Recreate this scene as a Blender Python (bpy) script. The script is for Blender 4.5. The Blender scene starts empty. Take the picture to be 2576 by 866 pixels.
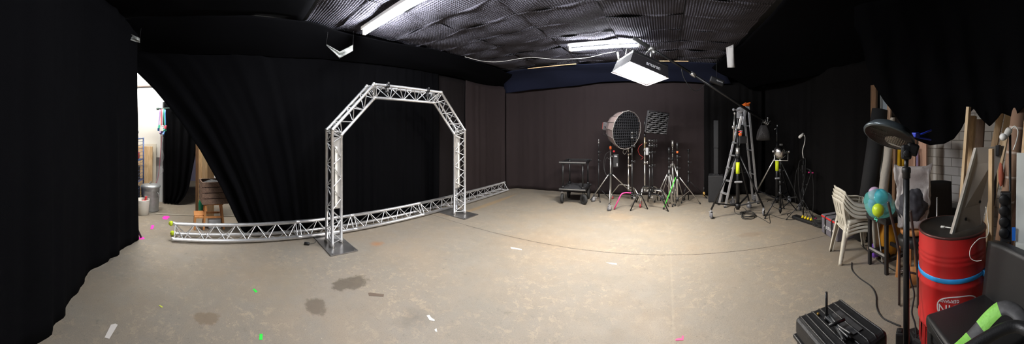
import bpy, bmesh, math, random
from math import sin, cos, pi, atan2, tan, hypot, radians, sqrt
from mathutils import Vector, Matrix, Euler, noise
random.seed(7)
S = bpy.context.scene
C = S.collection
# ---------------------------------------------------------------- camera (cylindrical phone panorama)
FP, PX0, HZ, CH = 709.0, 1676.0, 331.0, 1.5      # px per radian, column of +Y, horizon row, eye height
cam = bpy.data.cameras.new('camera'); co = bpy.data.objects.new('camera', cam); C.objects.link(co); S.camera = co
cam.type = 'PANO'; cam.panorama_type = 'CENTRAL_CYLINDRICAL'
cam.central_cylindrical_radius = 1.0
cam.central_cylindrical_range_u_min = -1288/FP; cam.central_cylindrical_range_u_max = 1288/FP
cam.central_cylindrical_range_v_min = -(866-HZ)/FP; cam.central_cylindrical_range_v_max = HZ/FP
cam.clip_start = 0.05; cam.clip_end = 60
co.location = (0, 0, CH); co.rotation_euler = (pi/2, 0, -(1288-PX0)/FP)
# ---------------------------------------------------------------- world, exposure
w = bpy.data.worlds.new('world'); S.world = w; w.use_nodes = True
w.node_tree.nodes['Background'].inputs[0].default_value = (0.8, 0.85, 1, 1)
w.node_tree.nodes['Background'].inputs[1].default_value = 0.02
S.view_settings.view_transform = 'Standard'; S.view_settings.look = 'None'
S.view_settings.exposure = 0.0; S.view_settings.gamma = 1.0; S.view_settings.use_curve_mapping = False
S.cycles.use_denoising = True
S.cycles.max_bounces = 7; S.cycles.diffuse_bounces = 4; S.cycles.transparent_max_bounces = 12
TUBE_E, PANEL_E, STORE_E = 325.0, 155.0, 360.0

def az(px): return (px-PX0)/FP
def D(px, py, d):                    # point seen at photo pixel at horizontal distance d
    a = az(px); return Vector((d*sin(a), d*cos(a), CH-(py-HZ)/FP*d))
def G(px, py, z=0.0):                # point at height z seen at the pixel
    return D(px, py, (CH-z)*FP/(py-HZ))
def Z(py, d): return CH-(py-HZ)/FP*d
# ---------------------------------------------------------------- materials
MATS = {}
def mat(name, col, rough=.6, metal=0, var=.0, vscale=8, bump=0, bscale=60, emit=None, es=0, alpha=1, trans=0, sheen=0, spec=.5, col2=None):
    if name in MATS: return MATS[name]
    m = bpy.data.materials.new(name); m.use_nodes = True; nt = m.node_tree; b = nt.nodes['Principled BSDF']
    b.inputs['Base Color'].default_value = (*col, 1); b.inputs['Roughness'].default_value = rough
    b.inputs['Metallic'].default_value = metal; b.inputs['Alpha'].default_value = alpha
    b.inputs['Transmission Weight'].default_value = trans; b.inputs['Sheen Weight'].default_value = sheen
    b.inputs['Specular IOR Level'].default_value = spec
    if emit: b.inputs['Emission Color'].default_value = (*emit, 1); b.inputs['Emission Strength'].default_value = es
    tc = nt.nodes.new('ShaderNodeTexCoord')
    if var or col2:
        n = nt.nodes.new('ShaderNodeTexNoise'); n.inputs['Scale'].default_value = vscale; n.inputs['Detail'].default_value = 5
        nt.links.new(tc.outputs['Object'], n.inputs['Vector'])
        r = nt.nodes.new('ShaderNodeValToRGB'); c2 = col2 or tuple(c*(1-var) for c in col)
        r.color_ramp.elements[0].position = .3; r.color_ramp.elements[1].position = .7
        r.color_ramp.elements[0].color = (*c2, 1); r.color_ramp.elements[1].color = (*[min(1, c*(1+var*.5)) for c in col], 1)
        nt.links.new(n.outputs['Fac'], r.inputs[0]); nt.links.new(r.outputs[0], b.inputs['Base Color'])
    if bump:
        n2 = nt.nodes.new('ShaderNodeTexNoise'); n2.inputs['Scale'].default_value = bscale; n2.inputs['Detail'].default_value = 4
        nt.links.new(tc.outputs['Object'], n2.inputs['Vector'])
        bp = nt.nodes.new('ShaderNodeBump'); bp.inputs['Strength'].default_value = bump; bp.inputs['Distance'].default_value = .01
        nt.links.new(n2.outputs['Fac'], bp.inputs['Height']); nt.links.new(bp.outputs[0], b.inputs['Normal'])
    MATS[name] = m; return m
def wood(name, c1, c2, sc=(14, 14, 1.2), rough=.55):
    if name in MATS: return MATS[name]
    m = bpy.data.materials.new(name); m.use_nodes = True; nt = m.node_tree; b = nt.nodes['Principled BSDF']
    b.inputs['Roughness'].default_value = rough
    tc = nt.nodes.new('ShaderNodeTexCoord'); mp = nt.nodes.new('ShaderNodeMapping'); mp.inputs['Scale'].default_value = sc
    n = nt.nodes.new('ShaderNodeTexNoise'); n.inputs['Scale'].default_value = 3; n.inputs['Detail'].default_value = 6; n.inputs['Distortion'].default_value = 1.5
    r = nt.nodes.new('ShaderNodeValToRGB'); r.color_ramp.elements[0].position = .35; r.color_ramp.elements[1].position = .65
    r.color_ramp.elements[0].color = (*c1, 1); r.color_ramp.elements[1].color = (*c2, 1)
    nt.links.new(tc.outputs['Object'], mp.inputs[0]); nt.links.new(mp.outputs[0], n.inputs['Vector'])
    nt.links.new(n.outputs['Fac'], r.inputs[0]); nt.links.new(r.outputs[0], b.inputs['Base Color'])
    MATS[name] = m; return m
ALU = mat('aluminium', (.74, .74, .75), .38, .85, var=.12, vscale=20)
CHROME = mat('chrome', (.72, .70, .66), .28, .95)
STEEL = mat('steel', (.5, .49, .47), .4, .9, var=.2, vscale=10)
BLKM = mat('black_metal', (.012, .012, .013), .35, .2)
BLKP = mat('black_plastic', (.012, .012, .013), .45, bump=.15, bscale=200)
RUB = mat('rubber', (.018, .018, .018), .8)
GRYP = mat('grey_plastic', (.3, .3, .31), .5)
WHP = mat('white_plastic', (.72, .70, .64), .4)
RED = mat('red_paint', (.55, .02, .02), .35)
REDP = mat('red_plastic', (.7, .03, .04), .4)
LEATH = mat('black_leather', (.014, .014, .014), .42, bump=.15, bscale=500)
CLOTHR = mat('black_grey_curtain_cloth', (.0065, .006, .006), .95, bump=.5, bscale=350, spec=.04)
CLOTH = mat('black_curtain_cloth', (.0024, .0024, .0029), .95, bump=.5, bscale=350, spec=.03)
CLOTHM = mat('half_lit_curtain_cloth', (.0115, .0095, .0097), .95, bump=.5, bscale=350, spec=.05)  # black cloth with partial lamplight put into its colour
CLOTHB = mat('lamplit_curtain_cloth', (.030, .0225, .0225), .95, bump=.5, bscale=350, spec=.05)  # black cloth with the panel's warm light put into its colour
NAVY = mat('navy_cloth', (.012, .0145, .03), .95, bump=.4, bscale=300, spec=.1)
FAB = mat('black_nylon', (.02, .02, .022), .6, bump=.6, bscale=40)
PINE = wood('pine', (.55, .35, .17), (.76, .55, .32))
PINED = wood('brown_wood', (.13, .065, .03), (.22, .12, .06))
CRATE = wood('crate_wood', (.09, .05, .035), (.2, .12, .08), (3, 14, 14))
ORW = wood('orange_wood', (.42, .17, .05), (.6, .27, .09))
YELT = mat('yellow_reflective', (.75, .9, .02), .5, emit=(.7, .9, .02), es=0)
# ---------------------------------------------------------------- mesh builder
class M:
    def __init__(s): s.v = []; s.f = []; s.sm = []
    def add(s, vs, fs, smooth=False):
        b = len(s.v); s.v += [Vector(v) for v in vs]; s.f += [tuple(b+i for i in f) for f in fs]; s.sm += [smooth]*len(fs); return s
    def box(s, c, sz, rot=None, bev=0, seg=2, smooth=False):
        bm = bmesh.new(); bmesh.ops.create_cube(bm, size=1)
        for v in bm.verts: v.co = Vector((v.co.x*sz[0], v.co.y*sz[1], v.co.z*sz[2]))
        if bev: bmesh.ops.bevel(bm, geom=list(bm.edges), offset=bev, segments=seg, affect='EDGES', profile=.5)
        R = rot.to_matrix() if isinstance(rot, Euler) else (rot if rot is not None else Matrix.Identity(3))
        bm.verts.ensure_lookup_table(); c = Vector(c)
        s.add([R @ v.co + c for v in bm.verts], [[v.index for v in f.verts] for f in bm.faces], smooth); bm.free(); return s
    def bar(s, p0, p1, wd, th, up=(0, 0, 1), bev=0):      # rectangular bar from p0 to p1, wd across, th along 'up'
        p0, p1 = Vector(p0), Vector(p1); d = p1-p0; L = d.length; x = d.normalized(); u = Vector(up)
        y = u.cross(x)
        if y.length < 1e-4: y = Vector((0, 1, 0)).cross(x)
        y.normalize(); z = x.cross(y); R = Matrix((x, y, z)).transposed()
        return s.box((p0+p1)/2, (L, wd, th), R, bev)
    def tube(s, p0, p1, r0, r1=None, n=10, caps=True):
        return s.path([p0, p1], [r0, r1 if r1 is not None else r0], n, caps)
    def path(s, pts, r, n=8, caps=True, closed=False):
        pts = [Vector(p) for p in pts]; k = len(pts)
        rs = r if isinstance(r, (list, tuple)) else [r]*k
        ref = None; rings = []
        for i, p in enumerate(pts):
            if closed: d = pts[(i+1) % k]-pts[i-1]
            else: d = pts[min(i+1, k-1)]-pts[max(i-1, 0)]
            if d.length < 1e-9: d = Vector((0, 0, 1))
            d.normalize()
            if ref is None:
                ref = Vector((0, 0, 1)) if abs(d.z) < .9 else Vector((1, 0, 0))
            u = ref-d*ref.dot(d)
            if u.length < 1e-5: u = d.orthogonal()
            u.normalize(); ref = u; v = d.cross(u)
            rings.append([p+(u*cos(2*pi*j/n)+v*sin(2*pi*j/n))*rs[i] for j in range(n)])
        vs = [q for rr in rings for q in rr]; fs = []
        for i in range(k if closed else k-1):
            i2 = (i+1) % k
            for j in range(n): fs.append((i*n+j, i*n+(j+1) % n, i2*n+(j+1) % n, i2*n+j))
        s.add(vs, fs, True)
        if caps and not closed:
            b = len(s.v)-len(vs)
            s.f.append(tuple(b+j for j in reversed(range(n)))); s.f.append(tuple(b+(k-1)*n+j for j in range(n))); s.sm += [False, False]
        return s
    def lathe(s, prof, c=(0, 0, 0), axis=(0, 0, 1), n=24, a0=0, a1=2*pi, smooth=True):
        ax = Vector(axis).normalized(); u = ax.orthogonal().normalized(); v = ax.cross(u); c = Vector(c)
        full = abs(a1-a0-2*pi) < 1e-6; m = n if full else n+1; vs = []
        for r, h in prof:
            for j in range(m):
                t = a0+(a1-a0)*j/n; vs.append(c+ax*h+(u*cos(t)+v*sin(t))*r)
        fs = []
        for i in range(len(prof)-1):
            for j in range(n):
                j2 = (j+1) % m; fs.append((i*m+j, i*m+j2, (i+1)*m+j2, (i+1)*m+j))
        return s.add(vs, fs, smooth)
    def cyl(s, c, axis, r, h, n=20, bev=0):
        b = bev or min(r, h)*.08
        return s.lathe([(0, -h/2), (r-b, -h/2), (r, -h/2+b), (r, h/2-b), (r-b, h/2), (0, h/2)], c, axis, n)
    def ball(s, c, r, n=16, sc=(1, 1, 1), nz=0, ns=3, seed=0):
        c = Vector(c); vs = []; fs = []; m = max(6, n//2)
        for i in range(m+1):
            t = pi*i/m
            for j in range(n):
                p = 2*pi*j/n; d = Vector((sin(t)*cos(p), sin(t)*sin(p), cos(t)))
                k = 1+(nz*noise.noise(d*ns+Vector((seed, seed, 0))) if nz else 0)
                vs.append(c+Vector((d.x*sc[0], d.y*sc[1], d.z*sc[2]))*r*k)
        for i in range(m):
            for j in range(n): fs.append((i*n+j, (i+1)*n+j, (i+1)*n+(j+1) % n, i*n+(j+1) % n))
        return s.add(vs, fs, True)
    def grid(s, P, th=0, holes=(), smooth=True, close=False):   # P[i][j] points; thickened by th along normals
        ni, nj = len(P), len(P[0]); P = [[Vector(q) for q in r] for r in P]
        if not th:
            vs = [q for r in P for q in r]; fs = []
            for i in range(ni-1):
                for j in range(nj-1):
                    if (i, j) not in holes: fs.append((i*nj+j, (i+1)*nj+j, (i+1)*nj+j+1, i*nj+j+1))
            return s.add(vs, fs, smooth)
        N = []
        for i in range(ni):
            row = []
            for j in range(nj):
                a = P[min(i+1, ni-1)][j]-P[max(i-1, 0)][j]; b = P[i][min(j+1, nj-1)]-P[i][max(j-1, 0)]
                nn = a.cross(b); row.append(nn.normalized() if nn.length > 1e-12 else Vector((0, 0, 1)))
            N.append(row)
        vs = [P[i][j]+N[i][j]*th/2 for i in range(ni) for j in range(nj)]+[P[i][j]-N[i][j]*th/2 for i in range(ni) for j in range(nj)]
        o = ni*nj; fs = []; rim = []
        ok = lambda i, j: 0 <= i < ni-1 and 0 <= j < nj-1 and (i, j) not in holes
        for i in range(ni-1):
            for j in range(nj-1):
                if not ok(i, j): continue
                a, b, c, d = i*nj+j, (i+1)*nj+j, (i+1)*nj+j+1, i*nj+j+1
                fs.append((a, b, c, d)); fs.append((o+d, o+c, o+b, o+a))
                for (e, f, g) in (((i, j-1), a, b), ((i+1, j), b, c), ((i, j+1), c, d), ((i-1, j), d, a)):
                    if not ok(*e): rim.append((g, f, o+f, o+g))
        s.add(vs, fs, smooth); b0 = len(s.v)-len(vs)
        s.f += [tuple(b0+k for k in r) for r in rim]; s.sm += [False]*len(rim); return s
    def disc(s, c, axis, r, n=20):
        ax = Vector(axis).normalized(); u = ax.orthogonal().normalized(); v = ax.cross(u); c = Vector(c)
        return s.add([c+(u*cos(2*pi*j/n)+v*sin(2*pi*j/n))*r for j in range(n)], [tuple(range(n))])
    def prism(s, poly, z0, z1, T=None):     # poly in xy, extruded in z, T: function mapping
        n = len(poly); T = T or (lambda p: p)
        vs = [T(Vector((x, y, z0))) for x, y in poly]+[T(Vector((x, y, z1))) for x, y in poly]
        fs = [tuple(reversed(range(n))), tuple(range(n, 2*n))]+[(i, (i+1) % n, n+(i+1) % n, n+i) for i in range(n)]
        return s.add(vs, fs)
    def build(s, name, m, parent=None, world=True):
        me = bpy.data.meshes.new(name)
        vs = s.v
        if parent is not None and world:
            inv = MW(parent).inverted(); vs = [inv @ v for v in vs]
        me.from_pydata([tuple(v) for v in vs], [], s.f); me.polygons.foreach_set('use_smooth', s.sm)
        me.materials.append(m); me.update()
        o = bpy.data.objects.new(name, me); C.objects.link(o)
        if parent is not None: o.parent = parent
        return o
def MW(o):
    m = Matrix.LocRotScale(o.location, o.rotation_euler, o.scale)
    return MW(o.parent) @ m if o.parent else m
def thing(name, label, cat, loc=(0, 0, 0), rz=0, group=None):
    o = bpy.data.objects.new(name, None); C.objects.link(o); o.location = loc; o.rotation_euler = (0, 0, rz)
    o.empty_display_size = .1; o['label'] = label; o['category'] = cat
    if group: o['group'] = group
    return o
def tag(o, label, cat, group=None, kind=None):
    o['label'] = label; o['category'] = cat
    if group: o['group'] = group
    if kind: o['kind'] = kind
    return o
def solo(m, name, mt, label, cat, group=None, kind=None):   # a thing that is one mesh, its origin at its base
    lo = Vector((min(v.x for v in m.v), min(v.y for v in m.v), min(v.z for v in m.v)))
    hi = Vector((max(v.x for v in m.v), max(v.y for v in m.v), max(v.z for v in m.v)))
    c = Vector(((lo.x+hi.x)/2, (lo.y+hi.y)/2, lo.z)); m.v = [v-c for v in m.v]
    o = m.build(name, mt); o.location = c; return tag(o, label, cat, group, kind)
def struct(name, m, mt):
    o = m.build(name, mt); o['kind'] = 'structure'; return o
def dup(root, loc=None, rz=None, label=None, group=None):
    r = root.copy(); C.objects.link(r)
    if loc is not None: r.location = loc
    if rz is not None: r.rotation_euler = (0, 0, rz)
    if label: r['label'] = label
    if group: r['group'] = group
    for ch in list(root.children):
        c = ch.copy(); C.objects.link(c); c.parent = r
        for g in list(ch.children):
            d = g.copy(); C.objects.link(d); d.parent = c
    return r
def smooth_pts(pts, k=6):            # Catmull-Rom
    P = [Vector(p) for p in pts]; out = []
    for i in range(len(P)-1):
        a, b, c, d = P[max(i-1, 0)], P[i], P[i+1], P[min(i+2, len(P)-1)]
        for j in range(k):
            t = j/k; out.append(.5*((2*b)+(c-a)*t+(2*a-5*b+4*c-d)*t*t+(3*b-a-3*c+d)*t**3))
    out.append(P[-1]); return out
def text_mesh(body, size, T, mt, name, parent, extrude=.001, align='CENTER'):
    cu = bpy.data.curves.new('txt', 'FONT'); cu.body = body; cu.size = size; cu.extrude = extrude; cu.align_x = align; cu.align_y = 'CENTER'
    cu.resolution_u = 3
    to = bpy.data.objects.new('txt', cu); C.objects.link(to); dg = bpy.context.evaluated_depsgraph_get(); dg.update()
    me = bpy.data.meshes.new_from_object(to.evaluated_get(dg)); bpy.data.objects.remove(to)
    m = M(); m.add([T(v.co) for v in me.vertices], [tuple(p.vertices) for p in me.polygons]); bpy.data.meshes.remove(me)
    return m.build(name, mt, parent)
def lerp_tab(tab, x):
    if x <= tab[0][0]: return tab[0][1]
    for (a, b), (c, d) in zip(tab, tab[1:]):
        if x <= c: return b+(d-b)*(x-a)/(c-a)
    return tab[-1][1]
# ================================================================ SETTING
def floor_mat():
    m = bpy.data.materials.new('concrete'); m.use_nodes = True; nt = m.node_tree; N = nt.nodes; L = nt.links; b = N['Principled BSDF']
    tc = N.new('ShaderNodeTexCoord'); V = tc.outputs['Object']
    def nz(sc, det=6, rough=.6, dist=0):
        n = N.new('ShaderNodeTexNoise'); n.inputs['Scale'].default_value = sc; n.inputs['Detail'].default_value = det
        n.inputs['Roughness'].default_value = rough; n.inputs['Distortion'].default_value = dist; L.new(V, n.inputs['Vector']); return n.outputs['Fac']
    def ramp(f, a, b_, ca, cb):
        r = N.new('ShaderNodeValToRGB'); r.color_ramp.elements[0].position = a; r.color_ramp.elements[1].position = b_
        r.color_ramp.elements[0].color = (*ca, 1); r.color_ramp.elements[1].color = (*cb, 1); L.new(f, r.inputs[0]); return r.outputs[0]
    def mix(f, a, b_, mode='MIX'):
        x = N.new('ShaderNodeMix'); x.data_type = 'RGBA'; x.blend_type = mode
        if isinstance(f, float): x.inputs[0].default_value = f
        else: L.new(f, x.inputs[0])
        for i, q in ((6, a), (7, b_)):
            if isinstance(q, tuple): x.inputs[i].default_value = (*q, 1)
            else: L.new(q, x.inputs[i])
        return x.outputs[2]
    base = ramp(nz(.8, 6, .6), .32, .68, (.215, .192, .156), (.275, .222, .162))
    c = mix(ramp(nz(2.6, 9, .72), .45, .62, (0, 0, 0), (.55, .55, .55)), base, (.228, .208, .175))
    region = ramp(nz(1.1, 4, .6), .42, .62, (.12, .12, .12), (1, 1, 1))
    fk = ramp(nz(11, 13, .8, .3), .53, .565, (0, 0, 0), (.75, .75, .75))
    def mulc(a, b_):
        x = N.new('ShaderNodeMix'); x.data_type = 'RGBA'; x.blend_type = 'MULTIPLY'; x.inputs[0].default_value = 1; L.new(a, x.inputs[6]); L.new(b_, x.inputs[7]); return x.outputs[2]
    c = mix(mulc(region, fk), c, (.36, .29, .205))
    c = mix(mulc(ramp(nz(.9, 4, .6, .3), .40, .6, (1, 1, 1), (.1, .1, .1)), ramp(nz(10, 12, .8), .56, .64, (0, 0, 0), (.6, .6, .6))), c, (.118, .105, .088))
    vo = N.new('ShaderNodeTexVoronoi'); vo.inputs['Scale'].default_value = 9; L.new(V, vo.inputs['Vector'])
    c = mix(ramp(vo.outputs['Distance'], .022, .045, (.8, .8, .8), (0, 0, 0)), c, (.48, .40, .31))
    vo2 = N.new('ShaderNodeTexVoronoi'); vo2.inputs['Scale'].default_value = 27; L.new(V, vo2.inputs['Vector'])
    c = mix(ramp(vo2.outputs['Distance'], .05, .09, (.7, .7, .7), (0, 0, 0)), c, (.085, .068, .052))
    c = mix(ramp(nz(110, 5, .85), .48, .66, (0, 0, 0), (.42, .42, .42)), c, (.10, .086, .070))
    c = mix(ramp(nz(90, 5, .85, .3), .54, .68, (0, 0, 0), (.45, .45, .45)), c, (.30, .25, .19))
    # stains with a shape of their own: (x, y, rx, ry, colour, strength)
    sep = N.new('ShaderNodeSeparateXYZ'); L.new(V, sep.inputs[0]); wob = nz(9, 6, .7)
    def ma(op, a, b_=None):
        n = N.new('ShaderNodeMath'); n.operation = op
        for i, q in enumerate((a, b_)):
            if q is None: continue
            if isinstance(q, (int, float)): n.inputs[i].default_value = q
            else: L.new(q, n.inputs[i])
        return n.outputs[0]
    def stain(px, py, rx, ry, col, st, soft=.25, wb=1.6):
        nonlocal c
        p = G(px, py) if py > 20 else Vector((px, py, 0))
        dx = ma('DIVIDE', ma('SUBTRACT', sep.outputs[0], p.x), rx); dy = ma('DIVIDE', ma('SUBTRACT', sep.outputs[1], p.y), ry)
        d = ma('SQRT', ma('ADD', ma('MULTIPLY', dx, dx), ma('MULTIPLY', dy, dy)))
        d = ma('ADD', d, ma('MULTIPLY', ma('SUBTRACT', wob, .5), wb))
        f = ramp(d, 1-soft, 1, (st, st, st), (0, 0, 0)); c = mix(f, c, col)
    stain(882, 712, .12, .21, (.088, .068, .046), .8); stain(795, 770, .14, .10, (.105, .08, .055), .75)
    stain(948, 614, .10, .12, (.33, .14, .05), .7, .8); stain(1040, 800, .16, .2, (.09, .08, .066), .4, .9)
    stain(300, 660, .5, .4, (.145, .13, .11), .5, .9); stain(520, 800, .08, .12, (.15, .10, .055), .6)
    stain(1380, 610, .9, .5, (.25, .175, .105), .35, .9); stain(1135, 535, .18, .35, (.21, .15, .10), .6, .5)
    stain(1890, 590, .25, .1, (.18, .13, .09), .5, .5); stain(700, 690, .6, .4, (.23, .185, .125), .35, .9)
    stain(-3.42, 4.75, .08, 1.15, (.33, .22, .11), .6, .3, .5); stain(-.8, 4.9, .25, .22, (.30, .22, .14), .4, .3, .8)
    # ochre band between the truss and the arch, and the long expansion joint
    def band(sock, v, hw, col, st, wb=.04):
        nonlocal c
        d = ma('ABSOLUTE', ma('SUBTRACT', ma('ADD', sock, ma('MULTIPLY', ma('SUBTRACT', wob, .5), wb)), v))
        f = ramp(ma('DIVIDE', d, hw*2), .4, .5, (st, st, st), (0, 0, 0)); c = mix(f, c, col)
    band(sep.outputs[1], 3.42, .0065, (.03, .022, .017), .9, .03)
    stain(.055, 2.4, .014, 1.2, (.33, .28, .21), .3, .5, 3.5)
    L.new(c, b.inputs['Base Color'])
    L.new(ramp(nz(4, 6), .3, .7, (.5, .5, .5), (.8, .8, .8)), b.inputs['Roughness'])
    bp = N.new('ShaderNodeBump'); bp.inputs['Strength'].default_value = .5; bp.inputs['Distance'].default_value = .006
    L.new(nz(35, 9, .75), bp.inputs['Height']); L.new(bp.outputs[0], b.inputs['Normal'])
    return m
struct('floor', M().box((-2.5, 2.5, -.05), (15, 12, .1)), floor_mat())
PLAST = mat('white_plaster', (.78, .79, .8), .8, var=.06, vscale=3)
DARKW = mat('dark_wall', (.02, .02, .022), .9)
def brick_mat():
    m = bpy.data.materials.new('white_brick'); m.use_nodes = True; nt = m.node_tree; N = nt.nodes; L = nt.links; b = N['Principled BSDF']
    tc = N.new('ShaderNodeTexCoord'); sp = N.new('ShaderNodeSeparateXYZ'); cb = N.new('ShaderNodeCombineXYZ')
    L.new(tc.outputs['Object'], sp.inputs[0]); L.new(sp.outputs[1], cb.inputs[0]); L.new(sp.outputs[2], cb.inputs[1])
    t = N.new('ShaderNodeTexBrick'); t.inputs['Scale'].default_value = 1; t.inputs['Brick Width'].default_value = .25; t.inputs['Row Height'].default_value = .125
    t.inputs['Mortar Size'].default_value = .006; t.inputs['Mortar Smooth'].default_value = .4
    t.inputs['Color1'].default_value = (.8, .77, .72, 1); t.inputs['Color2'].default_value = (.7, .67, .62, 1); t.inputs['Mortar'].default_value = (.42, .38, .33, 1)
    L.new(cb.outputs[0], t.inputs['Vector']); L.new(t.outputs[0], b.inputs['Base Color']); b.inputs['Roughness'].default_value = .85
    bp = N.new('ShaderNodeBump'); bp.inputs['Distance'].default_value = .01; bp.invert = True; L.new(t.outputs['Fac'], bp.inputs['Height']); L.new(bp.outputs[0], b.inputs['Normal'])
    return m
struct('wall_back', M().box((-.5, 6.95, 1.6), (9.2, .2, 3.3)), DARKW)
struct('wall_right', M().box((3.5, 2.5, 1.6), (.2, 9.1, 3.3)), brick_mat())
struct('wall_left', M().box((-4.45, 3.85, 1.6), (.2, 6.4, 3.3)), DARKW)     # beside the doorway
struct('wall_front', M().box((-.35, -1.9, 1.6), (7.9, .2, 3.3)), DARKW)
struct('ceiling', M().box((-2.5, 2.5, 3.3), (12.5, 10, .1)), mat('grey_ceiling', (.12, .12, .12), .9))
# the room beyond the doorway
sw = M()
sw.box((-5.95, -2.75, 1.6), (.2, 3.0, 3.3)); sw.box((-5.95, 1.4, 1.6), (.2, 3.5, 3.3)); sw.box((-5.95, -.8, 2.85), (.2, .9, .8))
struct('wall_left', sw, PLAST)
struct('wall_left', M().box((-5.2, -3.0, 1.6), (1.7, .2, 3.3)), PLAST)
struct('wall_left', M().box((-5.15, 2.1, 1.6), (1.4, .1, 3.3)), PLAST)
struct('wall_left', M().box((-8.6, -.8, 1.6), (.2, 3.4, 3.3)), mat('passage_wall', (.16, .15, .22), .9))
struct('wall_left', M().box((-7.3, -2.6, 1.6), (2.6, .1, 3.3)), PLAST)
struct('wall_left', M().box((-7.3, .9, 1.6), (2.6, .1, 3.3)), PLAST)
struct('trim_1', M().box((-4.98, -.5, .004), (.05, 2.4, .01)), mat('threshold', (.3, .27, .22), .8))
# ---------------------------------------------------------------- cloth
def cloth(name, mt, base, ztop, zbot, label, amp=.03, wl=.28, seed=0, nv=26, dens=26, cat='curtain', left=None, right=None, gather=0, sag=None):
    """hanging cloth over a floor polyline; left/right(t) give the side edges as shifts along the path, t=0 bottom"""
    P = [Vector((x, y, 0)) for x, y in base]; L = [0]
    for a, b in zip(P, P[1:]): L.append(L[-1]+(b-a).length)
    T = L[-1]
    def at(s):
        s = max(0, min(T, s))
        for i in range(len(P)-1):
            if s <= L[i+1] or i == len(P)-2:
                k = (s-L[i])/(L[i+1]-L[i]); p = P[i].lerp(P[i+1], k)
                return p
    nu = int(T*dens); R = random.Random(seed); ph = [R.uniform(0, 6) for _ in range(4)]
    rows = []
    for i in range(nv+1):
        t = i/nv; l = left(t) if left else 0; l0 = left(0) if left else 0; r = T; row = []
        for j in range(nu+1):
            u = j/nu; s = l0+(T-l0)*u+(l-l0)*max(0, 1-u*(T-l0)/1.5)**1.6; p = at(s); q = at(s+.02)-at(s-.02)
            if s < .02: q = at(.03)-at(0)
            if s > T-.02: q = at(T)-at(T-.03)
            n = Vector((-q.y, q.x, 0)).normalized(); f = u*T/wl*2*pi
            a = amp*(1-.55*t)*(.45+.9*abs(noise.noise(Vector((u*T*.8+seed*3.1, seed, 0)))))
            g = 1+gather*max(0, 1-u*T/1.1)*(1-.3*t)
            d = a*g*(sin(f+ph[0]+1.8*sin(f*.31+ph[1])+.6*t)+.4*sin(f*2.3+ph[2])) + .025*noise.noise(Vector((u*T*1.3, t*2, seed*7.7)))
            d += .006*noise.noise(Vector((u*T*9, t*9, seed)))
            zb = zbot(s) if callable(zbot) else zbot; zt = ztop(s) if callable(ztop) else ztop
            z = zb+(zt-zb)*t
            if t == 0: z += .012*noise.noise(Vector((s*5, seed, 1)))
            row.append(Vector((p.x, p.y, 0))+n*d+Vector((0, 0, z)))
        rows.append(row)
    m = M().grid(rows, .006)
    if seed >= 100: return m
    return solo(m, name, mt, label, cat)
cloth('black_curtain', CLOTH, [(1.2, -1.35), (.2, -1.3), (-.6, -1.32), (-1.25, -1.27), (-1.7, -1.2), (-2.2, -1.3), (-2.62, -1.38), (-3.1, -1.27), (-3.5, -1.23), (-3.72, -1.16), (-3.86, -1.27)],
      3.0, .012, 'black curtain closing off the near side, hanging full height up to the doorway gap', .035, .42, 1)
E_ = [(0, .30), (.1, .16), (.25, -.03), (.45, -.34), (.62, -.66), (.78, -1.02), (.92, -1.4), (1, -1.75)]
cloth('black_curtain', CLOTH, [(-4.12, -1.8), (-4.10, .3), (-4.13, 2.2), (-4.12, 3.95)], 2.72, .012,
      'long black curtain pulled aside at the doorway, hanging behind the truss arch', .03, .34, 2, nv=40, left=lambda t: 1.8+lerp_tab(E_, t), gather=2.2)
cloth('dark_curtain', CLOTHM, [(-4.19, 3.85), (-4.20, 5.0)], 2.66, .012, 'curtain beyond the truss arch, coloured charcoal for half lamplight', .014, .3, 8)  # middle step of the light falloff, painted as a cloth tone
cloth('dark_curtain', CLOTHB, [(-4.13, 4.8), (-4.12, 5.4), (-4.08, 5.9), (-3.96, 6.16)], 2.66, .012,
      'curtain behind the far end of the long floor truss, coloured brown for lamplight', .018, .3, 3)  # brown tone is the lamp's light painted into the cloth
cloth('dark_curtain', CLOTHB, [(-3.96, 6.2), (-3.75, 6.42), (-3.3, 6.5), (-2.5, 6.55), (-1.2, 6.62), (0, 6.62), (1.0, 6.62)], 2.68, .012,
      'wide black curtain on the back wall behind the lighting stands, coloured brown for lamplight', .014, .34, 4)  # lamplight on black fabric, painted as a brown base colour
cloth('black_curtain', CLOTHR, [(.88, 6.5), (1.0, 6.52), (1.3, 6.5), (1.8, 6.46), (2.28, 6.42)], 2.66, .012,
      'black curtain in the back corner behind the speaker and ladder', .04, .24, 5)
cloth('black_curtain', CLOTHR, [(2.30, 6.30), (2.50, 5.75), (2.60, 5.1), (2.60, 4.45), (2.58, 3.95), (2.98, 3.12)], 2.62, .012,
      'black curtain behind the power strip, grey case and stacked chairs', .03, .4, 6)
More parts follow.
